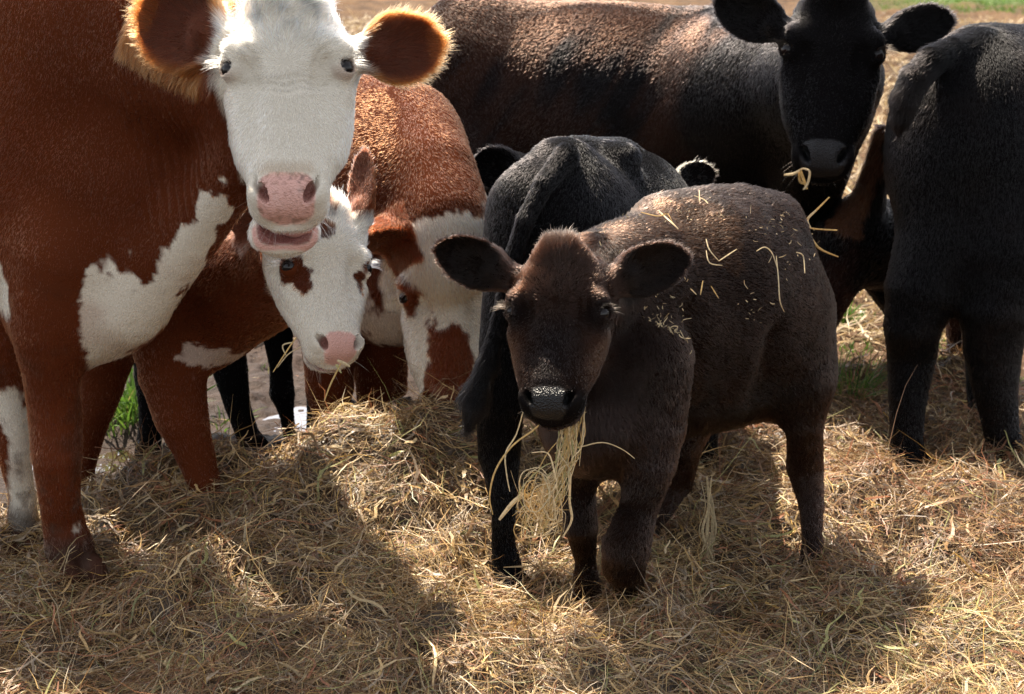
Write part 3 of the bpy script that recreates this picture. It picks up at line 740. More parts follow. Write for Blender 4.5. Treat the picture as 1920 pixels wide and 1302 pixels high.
# =================================================================== C: red cow, head lowered into the hay
def cow_C():
    B = []
    oval(B, 690, 330, 4.55, (.55, .245, .31), (.2, -1, 0), k=.1, flow=(-.1, .6, -.8), hl=.011)
    chain(B, [(700, 235, 4.5, 75), (775, 240, 4.3, 75), (815, 320, 4.1, 72), (838, 410, 3.98, 72)], k=.10, flow=(.25, 0, -1), hl=.012)
    chain(B, [(760, 330, 4.3, 110), (815, 430, 4.05, 88), (835, 500, 3.98, 78)], k=.10, flow=(.2, 0, -1), hl=.011)
    chain(B, [(690, 480, 4.3, 120), (735, 560, 4.15, 92)], k=.08, flow=(.2, 0, -1))
    chain(B, [(640, 560, 4.22, 85), (618, 660, 4.18, 50), (618, 730, 4.15, 44), (622, 790, 4.13, 31), (622, 850, 4.13, 24), (622, 900, 4.12, 27)], k=.05, hl=.009)
    chain(B, [(720, 600, 4.35, 75), (705, 700, 4.32, 42), (700, 780, 4.3, 30), (700, 880, 4.3, 24)], k=.05, hl=.009)
    for px, Y in ((640, 4.95), (740, 5.0)):
        chain(B, [(px, 420, Y, 90), (px, 560, Y, 45), (px, 640, Y, 25), (px, 725, Y, 25)], k=.05)
    H = make_head(B, at(842, 432, 3.99), at(842, 780, 3.83), (1, .0, .02), ADULT, ws=.98, hl=.014, whorl=.58)
    e1 = earpx(B, (778, 448, 4.0), (662, 452, 3.9), 100, (.1, -.55, -.8), hl=.018)
    e2 = earpx(B, (905, 462, 4.02), (1020, 478, 4.04), 90, (-.1, -.9, -.45), hl=.016)
    def colf(c):
        P = c.V; x, y, u = H.loc(P)
        col = np.tile(RED * .62, (len(P), 1)) * (1 + .25 * fbm(P, 5, 3))[:, None]
        hd = sst(.40, .35, (x ** 2 + ((y + .12)) ** 2 + ((np.clip(u, .2, .75) - u) * .8) ** 2) ** .5 + fbm(P, 25, 2) * .05) * sst(4.16, 4.12, P[:, 1])
        hd = np.maximum(hd, segmask(P, [(780, 450, 46), (840, 436, 52), (900, 450, 46)], 3.98, .12, nz=.6)) * (1 - c.ear)
        col = mixc(col, hd, WHITE)
        bz = segmask(P, [(845, 655, 42), (843, 760, 62)], 3.85, .5, nz=.5)
        bz = np.maximum(bz, segmask(P, [(786, 560, 12), (810, 620, 26), (830, 660, 26)], 3.85, .5, nz=.4))
        bz = np.maximum(bz, segmask(P, [(918, 560, 12), (893, 610, 20)], 3.85, .5, nz=.4))
        bz = np.maximum(bz, segmask(P, [(748, 530, 14), (768, 560, 24), (764, 620, 10)], 3.9, .4, nz=.2))
        col = mixc(col, bz, RED * .95)
        col = mixc(col, segmask(P, [(680, 560, 30), (725, 600, 52)], 4.1, .6, nz=.5), (.5, .41, .34))
        col = mixc(col, c.ear, RED * .8); col = mixc(col, c.earin * .5, (.15, .06, .03))
        c.hl = c.hl * (1 + .9 * hd * sst(.5, .3, u) * (1 - c.ear))
        return col
    return animal('cow', 'red cow with fluffy white poll lowering its brown and white face into the hay mound', B, H, colf, GROUP, fine=.0055, coarse=.010, hair=210000, ears=(e1, e2), earlen=.02, fur_seed=9, lash=(.7, .6, .5), width=.00045)

def darknostrils(c, col):
    for s in (-1, 1):
        nx = .112 if c.H.calf else .09; d = np.linalg.norm(c.V - c.H.w(s * nx, -.10, .905), axis=1) / c.H.L
        col = mixc(col, sst(.055, .03, d), (.002, .002, .002))
    return col
def blackcol(c, tint=(.018, .0095, .007), amt=.5, seed=3, sc=5):
    P = c.V; col = np.tile(BLACK, (len(P), 1)) * (1 + .3 * fbm(P, 8, seed))[:, None]
    col = mixc(col, sst(-.1, .5, fbm(P, sc, seed + 4)) * amt, tint)
    if c.H is not None: col = mixc(col, padmask(c.H, P), (.010, .009, .010)); col = darknostrils(c, col)
    col = mixc(col, c.earin * .6, (.006, .005, .005))
    return col
# =================================================================== D: black calf seen from behind
def cow_D():
    B = []; f = (.33, .94, 0)
    oval(B, 1058, 440, 3.62, (.20, .158, .20), f, hl=.012, flow=(-.3, 0, -1))
    oval(B, 1128, 435, 3.88, (.34, .185, .205), f, flow=(-.6, -.3, -.6))
    oval(B, 1180, 440, 4.1, (.24, .17, .21), f)
    for px, py, Y, r in ((1052, 287, 3.62, 20), (1160, 290, 3.75, 24)): B.append(ell(at(px, py, Y), np.array([1.7, 1.5, 1.0]) * r / 830, None, .07, (-.2, 0, -1), None))
    chain(B, [(1075, 282, 3.72, 22), (1160, 290, 4.0, 24)], k=.06)
    chain(B, [(1000, 400, 3.56, 85), (985, 500, 3.52, 78), (955, 650, 3.47, 56), (938, 760, 3.44, 42), (936, 850, 3.46, 39), (942, 910, 3.44, 29), (944, 970, 3.42, 22), (944, 1020, 3.42, 22), (950, 1062, 3.41, 30)], k=.06)
    hoof(B, 955, 1085, 3.38, 34, (.2, -.2, 0))
    chain(B, [(1110, 500, 3.65, 80), (1090, 700, 3.66, 50), (1085, 850, 3.66, 34), (1085, 950, 3.66, 23), (1085, 1010, 3.66, 26)], k=.06)
    chain(B, [(1262, 600, 4.15, 62), (1310, 740, 4.18, 34), (1322, 800, 4.2, 23), (1322, 850, 4.2, 22), (1324, 880, 4.2, 25)], k=.05)
    chain(B, [(1200, 600, 4.25, 60), (1215, 760, 4.25, 30), (1215, 870, 4.25, 24)], k=.05)
    chain(B, [(1230, 480, 4.25, 90), (1300, 560, 4.5, 70)], k=.08)
    # tail
    chain(B, [(1062, 292, 3.52, 24), (1020, 345, 3.44, 21), (985, 410, 3.40, 19), (962, 480, 3.38, 18), (940, 580, 3.36, 15), (915, 680, 3.35, 16)], k=.012, hl=.014)
    chain(B, [(915, 680, 3.35, 15), (893, 740, 3.35, 20), (880, 790, 3.35, 6)], k=.012, hl=.05, flow=(-.2, 0, -1))
    def colf(c):
        return blackcol(c, (.012, .0115, .013), .5)
    return animal('calf', 'black calf seen from behind with its tail hanging down, left of the dark brown calf', B, None, colf, GROUP, fine=.008, coarse=.008, hair=240000, fur_seed=11, hl0=.0105, width=.0004, sleek=.2, mat=M_HAIRJ)
# =================================================================== E: black calf behind the red ones
def cow_E():
    B = []
    oval(B, 470, 455, 4.65, (.42, .19, .19), (1, 0, 0))
    chain(B, [(640, 440, 4.65, 105), (800, 395, 4.68, 85), (950, 358, 4.62, 76)], k=.08, flow=(-1, 0, -.3))
    chain(B, [(310, 560, 4.45, 70), (281, 700, 4.36, 30), (282, 780, 4.33, 21), (277, 850, 4.3, 24), (276, 878, 4.3, 25)], k=.05, hl=.009)
    chain(B, [(400, 560, 4.6, 80), (425, 660, 4.55, 36), (445, 760, 4.5, 24), (464, 815, 4.48, 22), (480, 838, 4.46, 25)], k=.05, hl=.009)
    chain(B, [(520, 560, 4.6, 60), (520, 620, 4.58, 30), (527, 690, 4.56, 20), (529, 738, 4.54, 24), (538, 780, 4.54, 13), (545, 826, 4.52, 14)], k=.03, hl=.009)
    chain(B, [(600, 540, 4.7, 60), (596, 680, 4.7, 24), (590, 790, 4.66, 15), (588, 815, 4.64, 16)], k=.03, hl=.009)
    H = make_head(B, at(1010, 318, 4.50), at(1020, 600, 4.42), (1, .05, 0), CALF, ws=1.0, hl=.012)
    e1 = earpx(B, (985, 325, 4.46), (884, 308, 4.48), 84, (.1, -1, -.2), hl=.014)
    e2 = earpx(B, (1080, 340, 4.5), (1160, 400, 4.5), 60, (.1, -1, -.2), hl=.014)
    def colf(c):
        col = blackcol(c); m = segmask(c.V, [(973, 318, 10)], 4.42, .5, nz=.2); return mixc(col, m, (.5, .25, .1))
    return animal('calf', 'black calf half hidden behind the red cow with only its left ear and legs showing', B, H, colf, GROUP, fine=.006, coarse=.010, hair=30000, ears=(e1, e2), fur_seed=13, width=.0008, mat=M_HAIRD)
# =================================================================== F: black and white calf, ear only
def cow_F():
    B = []
    oval(B, 1190, 470, 4.82, (.22, .15, .17), (1, .6, 0))
    H = make_head(B, at(1205, 345, 4.55), at(1200, 590, 4.45), (1, 0, 0), CALF, ws=1.0, hl=.016)
    e2 = earpx(B, (1262, 345, 4.52), (1342, 322, 4.52), 62, (.1, -1, -.1), hl=.016)
    e1 = earpx(B, (1150, 345, 4.52), (1090, 350, 4.52), 50, (.1, -1, -.1), hl=.016)
    chain(B, [(1200, 430, 4.7, 70), (1195, 400, 4.6, 65)], k=.06)
    for px, Y in ((1120, 4.75), (1270, 4.9)):
        chain(B, [(px, 520, Y, 55), (px, 650, Y, 28), (px, 770 if Y < 4.8 else 750, Y, 22)], k=.05)
    def colf(c):
        col = blackcol(c); x, y, u = H.loc(c.V)
        m = sst(.5, .42, (x ** 2 + (u - .3) ** 2) ** .5) * (1 - c.ear); col = mixc(col, m, WHITE * .9)
        return mixc(col, c.earrim * (1 - c.earin) * .8, (.45, .4, .3))
    return animal('calf', 'black and white calf of which one white-edged ear shows above the dark brown calf\'s back', B, H, colf, GROUP, fine=.006, coarse=.011, hair=20000, ears=(e1, e2), earlen=.022, fur_seed=15, width=.0008)
# =================================================================== G: large black cow across the back
def cow_G():
    B = []; f = (1, -.08, 0)
    oval(B, 1120, 235, 5.42, (.64, .30, .385), f, flow=(-.55, 0, -.8))
    oval(B, 880, 190, 5.45, (.27, .26, .33), f, k=.1, flow=(.5, 0, -.8))
    oval(B, 1375, 225, 5.30, (.27, .27, .355), f, k=.1, flow=(-.4, 0, -.9))
    chain(B, [(870, 38, 5.45, 42), (1000, 60, 5.45, 50), (1330, 75, 5.4, 52)], k=.1)
    chain(B, [(1400, 190, 5.15, 150), (1490, 170, 4.95, 130), (1560, 150, 4.68, 95)], k=.1, flow=(-.2, 0, -1))
    chain(B, [(1550, 230, 4.75, 70), (1515, 360, 5.0, 62), (1490, 460, 5.1, 65)], k=.09, flow=(0, 0, -1))
    for px, Y in ((1470, 5.2), (1400, 5.5)):
        chain(B, [(px, 430, Y, 75), (px, 560, Y, 38), (px, 640, Y, 24), (px, 690, Y, 26)], k=.05)
    for px, Y in ((860, 5.25), (900, 5.65)):
        chain(B, [(px, 330, Y, 110), (px, 480, Y, 60), (px - 20, 570, Y, 34), (px, 680, Y, 24)], k=.05)
    H = make_head(B, at(1572, -32, 4.52), at(1543, 318, 4.36), (.985, -.14, -.03), ADULT, ws=.97, hl=.008, whorl=.2)
    e1 = earpx(B, (1480, 62, 4.55), (1343, 0, 4.58), 92, (.1, -1, -.3), hl=.016)
    e2 = earpx(B, (1650, 70, 4.55), (1790, 38, 4.58), 84, (-.1, -1, -.2), hl=.018, cup=.7)
    def colf(c):
        P = c.V; col = blackcol(c, (.012, .011, .012), .4)
        body = sst(1485, 1440, (P[:, 0] / (P[:, 1]) * 2990 + 960)) * sst(5.0, 5.1, P[:, 1])
        st = np.stack([(P[:, 0] * .55 + P[:, 2] * .83) * 4, P[:, 1] * 3, (P[:, 0] * .83 - P[:, 2] * .55) * 22], -1)
        warm = body * sst(-.35, .45, fbm(P, 3.0, 6) + .9 * fbm(st, 1.0, 2)) * (.45 + .55 * sst(.7, 1.1, P[:, 2]))
        col = mixc(col, warm * .9, (.036, .0155, .0095))
        x, y, u = H.loc(P)
        return col
    return animal('cow', 'large black cow with brownish flank standing along the back, wisp of hay at its muzzle', B, H, colf, GROUP, fine=.0058, coarse=.013, hair=240000, ears=(e1, e2), earlen=.022, hl0=.014, fur_seed=17, width=.0005, mat=M_HAIRD, sleek=.25)
# =================================================================== H: black cow cut by the right edge
def cow_H():
    B = []; f = (.75, .66, 0)
    oval(B, 1848, 255, 4.38, (.27, .23, .27), f, flow=(0, 0, -1))
    oval(B, 2060, 290, 4.72, (.50, .28, .33), f)
    chain(B, [(1830, 100, 4.4, 38), (1960, 85, 4.6, 44), (2080, 90, 4.8, 50)], k=.1)
    oval(B, 2250, 300, 5.1, (.3, .25, .33), f)
    chain(B, [(1765, 300, 4.30, 88), (1765, 430, 4.27, 82), (1728, 540, 4.23, 66), (1711, 610, 4.22, 52), (1710, 660, 4.24, 44), (1703, 740, 4.22, 35), (1699, 810, 4.2, 29), (1700, 848, 4.19, 30)], k=.07, flow=(0, 0, -1))
    hoof(B, 1700, 858, 4.17, 32, (.3, -.3, 0))
    chain(B, [(1905, 330, 4.30, 120), (1890, 470, 4.22, 98), (1868, 580, 4.17, 64), (1862, 650, 4.17, 52), (1866, 730, 4.16, 40), (1876, 800, 4.15, 31), (1886, 842, 4.14, 32)], k=.07, flow=(0, 0, -1))
    hoof(B, 1888, 862, 4.12, 33, (.3, -.3, 0))
    oval(B, 1830, 470, 4.62, (.2, .2, .18), f)
    chain(B, [(1850, 560, 4.65, 50), (1838, 700, 4.55, 26), (1836, 790, 4.5, 20), (1836, 822, 4.48, 23)], k=.05)
    for px, Y in ((2230, 5.0), (2330, 5.3)):
        chain(B, [(px, 420, Y, 80), (px, 560, Y, 36), (px, 650, Y, 24), (px, 690, Y, 26)], k=.05)
    chain(B, [(1800, 150, 4.36, 60), (1765, 230, 4.34, 80), (1765, 320, 4.34, 82)], k=.08, flow=(0, 0, -1))
    chain(B, [(1840, 88, 4.34, 22), (1790, 95, 4.27, 24), (1750, 113, 4.22, 26), (1718, 145, 4.19, 27), (1698, 185, 4.18, 26), (1689, 220, 4.18, 20), (1686, 250, 4.18, 6)], k=.035, hl=.028)
    def colf(c):
        return blackcol(c, (.02, .012, .009), .3)
    return animal('cow', 'black cow with tail swung aside seen from behind, cut off by the right edge', B, None, colf, GROUP, fine=.009, coarse=.009, hair=260000, hl0=.014, fur_seed=19, width=.00042, sleek=.12, mat=M_HAIRD)
# =================================================================== I: brown-black calf between
def cow_I():
    B = []
    oval(B, 1690, 462, 5.05, (.26, .15, .135), (1, .1, 0))
    oval(B, 1620, 450, 5.0, (.14, .13, .12), (1, .1, 0))
    chain(B, [(1590, 450, 4.95, 72), (1560, 530, 4.93, 48), (1530, 620, 4.95, 28), (1520, 720, 4.93, 20)], k=.06)
    chain(B, [(1650, 480, 5.15, 60), (1700, 600, 5.15, 26), (1700, 715, 5.15, 20)], k=.05)
    for px, Y in ((1830, 5.1), (1800, 5.25)): chain(B, [(px, 480, Y, 55), (px, 600, Y, 26), (px, 720, Y, 20)], k=.05)
    chain(B, [(1790, 450, 5.1, 60), (1880, 470, 5.05, 50), (1940, 500, 5.0, 40)], k=.06)
    chain(B, [(1605, 425, 4.93, 34), (1630, 370, 4.9, 30), (1646, 310, 4.88, 24), (1655, 250, 4.87, 17)], k=.05, hl=.03, flow=(-.3, 0, -1))
    def colf(c):
        col = blackcol(c, (.05, .022, .016), .7)
        return mixc(col, segmask(c.V, [(1590, 420, 30), (1625, 350, 25), (1640, 260, 15)], 4.85, .5, nz=.8) * .8, (.12, .055, .03))
    return animal('calf', 'small brownish black calf between the two back cows with its shaggy tail lifted', B, None, colf, GROUP, fine=.009, coarse=.009, hair=30000, hl0=.016, fur_seed=21, width=.0009, mat=M_HAIRD)

# ------------------------------------------------------------------ the yard
def px2s(px, Y): return (px - 960) / FPX * (Y * 1.0 + .08)
YB_X = [-2.5, -1.2, -.75, -.45, -.15, .15, .5, .9, 2.5]
YB_Y = [3.75, 3.78, 3.75, 3.85, 4.15, 4.45, 4.85, 5.05, 5.1]
def haymask(x, y):
    P = np.stack([x, y, 0 * x], -1)
    yb = np.interp(x, YB_X, YB_Y) + .12 * fbm(P, 3.0, 40) + .05 * fbm(P, 13, 41)
    return sst(.07, -.07, y - yb)
def gauss(x, y, cx, cy, sx, sy): return np.exp(-((x - cx) / sx) ** 2 - ((y - cy) / sy) ** 2)
def gz(x, y):
    P = np.stack([x, y, 0 * x], -1)
    far = np.clip((y - 6) / 10, 0, 1)
    z = .018 * fbm(P, 2.2, 50) + .026 * fbm(P, 9, 51, 3) + .016 * np.abs(fbm(P, 24, 52, 2))
    z += far * (.18 * np.abs(fbm(P, .9, 53, 3)) + .10 * fbm(P, 2.5, 54, 3))
    z += np.clip((y - 4) / 2, 0, 1) * .05 * np.abs(fbm(P, 6, 57, 3))
    z += .30 * gauss(x, y, 5.6, 16.5, 3.2, 2.5) * (1 + .5 * fbm(P, 2, 55))
    z -= .035 * gauss(x, y, -.64, 4.78, .22, .26) + .03 * gauss(x, y, -1.20, 4.33, .20, .12)
    return z - .004
def hayh(x, y):
    P = np.stack([x, y, 0 * x], -1)
    h = .045 + .040 * fbm(P, 3.2, 60, 2) + .070 * fbm(P, 7, 61, 2)
    h = h - .05 * gauss(x, y, .63, 3.34, .12, .16) - .05 * gauss(x, y, -.01, 3.33, .10, .14) - .04 * gauss(x, y, -.93, 3.30, .12, .14) - .05 * gauss(x, y, -1.10, 3.5, .12, .14)
    h = h + .235 * gauss(x, y, -.14, 3.90, .26, .26) + .16 * gauss(x, y, -.48, 3.72, .30, .26) + .12 * gauss(x, y, -.90, 3.66, .26, .17)
    h = h + .07 * gauss(x, y, -.35, 3.30, .35, .35) + .05 * gauss(x, y, .30, 3.0, .22, .16) + .05 * gauss(x, y, .95, 3.75, .35, .3) + .04 * gauss(x, y, .45, 3.75, .2, .2)
    return np.maximum(h, .008) * haymask(x, y)

def ground():
    ys = np.concatenate([np.arange(1.6, 6.5, .012), 6.5 * np.exp(np.linspace(0, math.log(220 / 6.5), 420)[1:])])
    s = np.linspace(-.62, .62, 620)
    Yg, Sg = np.meshgrid(ys, s, indexing='ij'); Xg = Sg * (Yg + .6)
    x, y = Xg.ravel(), Yg.ravel(); z = gz(x, y)
    V = np.stack([x, y, z], -1); ny, nx = Yg.shape
    i = np.arange(ny * nx).reshape(ny, nx)
    Q = np.stack([i[:-1, :-1], i[:-1, 1:], i[1:, 1:], i[1:, :-1]], -1).reshape(-1, 4)
    P = V * [1, 1, 0]
    mud = np.array([.056, .033, .023]); tan = np.array([.115, .068, .036])
    c = np.tile(mud, (len(V), 1)) * (1 + .5 * fbm(P, 3, 70))[:, None]
    c = mixc(c, sst(0, .5, fbm(P, 7, 71)) * .6, (.07, .043, .030))
    c = mixc(c, sst(.0, .4, fbm(P, 22, 72)) * .7, (.022, .014, .011))
    wetm = sst(.6, -.3, x + .2) * sst(6.5, 5, y)
    c = mixc(c, wetm * .7, (.032, .0205, .0165))
    c = mixc(c, sst(5.5, 9, y + 2 * (x > 0) ) * (.55 + .45 * sst(-.3, .3, fbm(P, 1.8, 73))), tan)
    c = mixc(c, sst(6, 9, y) * sst(.0, .4, fbm(P, 4, 77)) * .8, (.05, .03, .018))
    grass = sst(36, 41, y + 4 * fbm(P * [1, .3, 1], .5, 74)) * sst(.20, .27, x / y) * .95
    c = mixc(c, grass, (.06, .10, .025))
    me = mesh_from('ground', V, Q, attrs=dict(Col=c, wet=wetm))
    m, t, out = newmat('mud'); a = N_(t, 'ShaderNodeAttribute', attribute_name='Col'); wt = N_(t, 'ShaderNodeAttribute', attribute_name='wet')
    p = N_(t, 'ShaderNodeBsdfPrincipled'); tc = N_(t, 'ShaderNodeTexCoord')
    n = N_(t, 'ShaderNodeTexNoise', Scale=45.0, Detail=8.0, Roughness=.65); t.links.new(tc.outputs['Object'], n.inputs['Vector'])
    mx = N_(t, 'ShaderNodeMix', data_type='RGBA', blend_type='MULTIPLY'); mx.inputs[0].default_value = 1
    rp = N_(t, 'ShaderNodeMapRange'); rp.inputs['From Min'].default_value = .3; rp.inputs['From Max'].default_value = .7; rp.inputs['To Min'].default_value = .55; rp.inputs['To Max'].default_value = 1.4
    t.links.new(n.outputs[0], rp.inputs['Value']); t.links.new(a.outputs['Color'], mx.inputs[6]); t.links.new(rp.outputs[0], mx.inputs[7]); t.links.new(mx.outputs[2], p.inputs['Base Color'])
    mr = N_(t, 'ShaderNodeMapRange'); mr.inputs['To Min'].default_value = .95; mr.inputs['To Max'].default_value = .6
    t.links.new(wt.outputs['Fac'], mr.inputs['Value']); t.links.new(mr.outputs[0], p.inputs['Roughness'])
    p.inputs['Specular IOR Level'].default_value = .12
    b = N_(t, 'ShaderNodeBump', Strength=.9, Distance=.012); t.links.new(n.outputs[0], b.inputs['Height']); t.links.new(b.outputs[0], p.inputs['Normal'])
    t.links.new(p.outputs[0], out.inputs[0]); me.materials.append(m)
    o = bpy.data.objects.new('ground', me); COL.objects.link(o); tag(o, 'bare brown mud yard under and behind the cattle', None, None, 'structure')
def puddle(cx, cy, sx, sy, z, label):
    n = 64; V = [(0, 0, 0)]
    for i in range(n):
        a = i / n * 2 * math.pi; r = 1 + .22 * math.sin(3 * a + cx * 9) + .12 * math.sin(7 * a)
        V.append((sx * r * math.cos(a), sy * r * math.sin(a), 0))
    Q = [(0, i + 1, (i + 1) % n + 1) for i in range(n)]
    me = mesh_from('puddle', np.array(V), np.array(Q)); m, t, out = newmat('puddle_water')
    p = N_(t, 'ShaderNodeBsdfPrincipled', Roughness=.03); p.inputs['Base Color'].default_value = (.06, .035, .025, 1); p.inputs['Specular IOR Level'].default_value = 1.0
    p.inputs['Coat Weight'].default_value = 1; p.inputs['Coat Roughness'].default_value = .02
    tc = N_(t, 'ShaderNodeTexCoord'); nn = N_(t, 'ShaderNodeTexNoise', Scale=14.0, Detail=2.0); t.links.new(tc.outputs['Object'], nn.inputs['Vector'])
    b = N_(t, 'ShaderNodeBump', Strength=.15, Distance=.004); t.links.new(nn.outputs[0], b.inputs['Height']); t.links.new(b.outputs[0], p.inputs['Normal'])
    t.links.new(p.outputs[0], out.inputs[0]); me.materials.append(m)
    o = bpy.data.objects.new('puddle', me); o.location = (cx, cy, z); COL.objects.link(o); tag(o, label, None, None, 'structure')

def straw_mat(name='dry_straw', trans=.22):
    m, t, out = newmat(name); a = N_(t, 'ShaderNodeAttribute', attribute_name='Col')
    p = N_(t, 'ShaderNodeBsdfPrincipled', Roughness=.48); p.inputs['Specular IOR Level'].default_value = .45
    tc = N_(t, 'ShaderNodeTexCoord'); n = N_(t, 'ShaderNodeTexNoise', Scale=180.0, Detail=2.0); t.links.new(tc.outputs['Object'], n.inputs['Vector'])
    mx = N_(t, 'ShaderNodeMix', data_type='RGBA', blend_type='MULTIPLY'); mx.inputs[0].default_value = 1
    rp = N_(t, 'ShaderNodeMapRange'); rp.inputs['From Min'].default_value = .3; rp.inputs['From Max'].default_value = .7; rp.inputs['To Min'].default_value = .7; rp.inputs['To Max'].default_value = 1.2
    t.links.new(n.outputs[0], rp.inputs['Value']); t.links.new(a.outputs['Color'], mx.inputs[6]); t.links.new(rp.outputs[0], mx.inputs[7])
    t.links.new(mx.outputs[2], p.inputs['Base Color'])
    tr = N_(t, 'ShaderNodeBsdfTranslucent'); t.links.new(mx.outputs[2], tr.inputs[0])
    ms = N_(t, 'ShaderNodeMixShader'); ms.inputs[0].default_value = trans
    t.links.new(p.outputs[0], ms.inputs[1]); t.links.new(tr.outputs[0], ms.inputs[2]); t.links.new(ms.outputs[0], out.inputs[0]); return m
M_STRAW = straw_mat(); M_GRASS = straw_mat('green_blade', .4)
PAL = np.array([[.50, .36, .17], [.60, .47, .27], [.40, .27, .12], [.26, .16, .075], [.17, .10, .055], [.30, .13, .065], [.30, .30, .12], [.37, .30, .22], [.52, .34, .10], [.68, .57, .38]])
def ribbons(P0, D, Nn, L, W, K, bend, wob, col, rng, fold=.35):
    """n ribbons: root P0, direction D, face normal Nn; returns V, Q, colours."""
    n = len(P0); S = np.cross(D, Nn); S /= np.linalg.norm(S, axis=1, keepdims=True) + 1e-9
    T = np.linspace(0, 1, K); V = np.zeros((n, K, 2, 3))
    ph = rng.uniform(0, 6.28, (n, 2)); kink = rng.uniform(.25, .75, n); ka = rng.normal(0, fold, n)
    tw = rng.normal(0, .8, n)
    for j, s in enumerate(T):
        c = P0 + D * (L * s)[:, None] + S * (L * (bend[:, 0] * s * s + wob * np.sin(ph[:, 0] + s * 9) + ka * np.maximum(s - kink, 0)))[:, None] \
            + Nn * (L * (bend[:, 1] * s * s + wob * .7 * np.sin(ph[:, 1] + s * 6)))[:, None]
        a = tw * (s - .5) * 2; X = S * np.cos(a)[:, None] + Nn * np.sin(a)[:, None]
        w = W * (.55 + .45 * math.sin(math.pi * min(1, s * .9 + .12))) * (1 if s < 1 else .35)
        V[:, j, 0] = c - X * w[:, None] / 2; V[:, j, 1] = c + X * w[:, None] / 2
    i0 = (np.arange(n) * K * 2)[:, None] + (np.arange(K - 1) * 2)[None]
    Q = np.stack([i0, i0 + 1, i0 + 3, i0 + 2], -1).reshape(-1, 4)
    C = np.repeat(col, K * 2, 0)
    return V.reshape(-1, 3), Q, C
def hay():
    rng = np.random.default_rng(77)
    # matted bed under the loose straws
    ys = np.arange(1.9, 5.4, .011); s = np.linspace(-.55, .55, 380)
    Yg, Sg = np.meshgrid(ys, s, indexing='ij'); x, y = (Sg * (Yg + .3)).ravel(), Yg.ravel()
    P = np.stack([x, y, 0 * x], -1); m = haymask(x, y)
    z = gz(x, y) + hayh(x, y) + .010 * fbm(P, 40, 62, 2) * m - .012
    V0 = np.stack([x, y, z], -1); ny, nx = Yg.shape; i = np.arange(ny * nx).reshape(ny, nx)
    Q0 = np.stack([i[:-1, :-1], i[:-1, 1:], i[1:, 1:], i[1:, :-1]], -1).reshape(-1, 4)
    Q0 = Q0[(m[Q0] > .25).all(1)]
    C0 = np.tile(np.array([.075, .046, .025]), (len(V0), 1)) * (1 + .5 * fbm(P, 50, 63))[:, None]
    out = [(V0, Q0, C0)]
    def scatter(n, y0, y1, lmin, lmax, w0, w1, zlo, zhi, tilt, K, dark=0, clump=.5):
        y = y0 + (y1 - y0) * rng.random(n) ** 1.15; x = (rng.random(n) - .5) * .86 * (y + .35)
        k = haymask(x, y) > rng.random(n) * .9 + .05; x, y = x[k], y[k]; n = len(x)
        h = hayh(x, y); e = .02
        gx = (hayh(x + e, y) - hayh(x - e, y)) / (2 * e); gy = (hayh(x, y + e) - hayh(x, y - e)) / (2 * e)
        Nn = np.stack([-gx, -gy, np.ones(n)], -1); Nn /= np.linalg.norm(Nn, axis=1, keepdims=True)
        P = np.stack([x, y, 0 * x], -1)
        ang = np.where(rng.random(n) < clump, fbm(P, 2.6, 80, 2) * 5.5 + rng.normal(0, .45, n) + rng.integers(0, 2, n) * math.pi, rng.uniform(0, 6.28, n))
        D = np.stack([np.cos(ang), np.sin(ang), np.zeros(n)], -1); D -= (D * Nn).sum(1, keepdims=True) * Nn
        D /= np.linalg.norm(D, axis=1, keepdims=True); tl = rng.normal(tilt, .22, n); D = D * np.cos(tl)[:, None] + Nn * np.sin(tl)[:, None]
        L = lmin + (lmax - lmin) * rng.random(n) ** 2.0; W = rng.uniform(w0, w1, n) * np.clip(y / 3.2, .8, 1.4)
        P0 = np.stack([x, y, gz(x, y) + h + rng.uniform(zlo, zhi, n)], -1) - D * (L * .5)[:, None]
        # lengths drape down under their own weight
        bd = np.stack([rng.normal(0, .40, n), rng.normal(-.06, .16, n)], -1)
        tone = fbm(P, 4.5, 81, 2) + .35 * fbm(P, 18, 82, 2)
        pr = np.tile(np.array([.13, .12, .17, .16, .10, .07, .05, .17, .03, .05]), (n, 1))
        pr[:, [0, 8]] *= (1 + 1.2 * np.clip(tone, 0, 1))[:, None]; pr[:, [3, 4, 5]] *= (1 + 2.2 * np.clip(-tone, 0, 1) + dark)[:, None]
        pr[:, 6] *= 1 + 2.5 * (x > .35) * (y < 3.3)
        painted_dark = sst(.45, .9, x) * sst(3.0, 3.3, y) + .5 * sst(-.1, -.5, x) * sst(3.0, 2.8, y); pr[:, [3, 4, 5]] *= (1 + 2.6 * painted_dark)[:, None]  # more dark straws at right paint the black cow's shadow; front left darkened too
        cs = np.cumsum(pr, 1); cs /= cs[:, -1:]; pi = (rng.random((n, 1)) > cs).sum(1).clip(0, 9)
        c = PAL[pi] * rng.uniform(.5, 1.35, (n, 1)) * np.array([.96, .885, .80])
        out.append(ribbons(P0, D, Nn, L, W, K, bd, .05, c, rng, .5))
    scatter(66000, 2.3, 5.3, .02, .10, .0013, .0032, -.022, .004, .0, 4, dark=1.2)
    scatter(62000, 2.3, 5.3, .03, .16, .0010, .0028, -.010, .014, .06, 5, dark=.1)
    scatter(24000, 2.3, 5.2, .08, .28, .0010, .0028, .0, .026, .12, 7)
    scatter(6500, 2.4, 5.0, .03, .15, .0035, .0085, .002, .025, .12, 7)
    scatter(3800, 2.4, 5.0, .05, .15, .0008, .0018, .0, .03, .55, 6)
    # litter over the mud and the far yard
    n = 5000; y = 3.9 + 2.4 * rng.random(n); x = (rng.random(n) - .5) * .8 * (y + .3)
    k = rng.random(n) < .10 + .9 * sst(.1, .9, x); x, y = x[k], y[k]; n = len(x); ang = rng.uniform(0, 6.28, n)
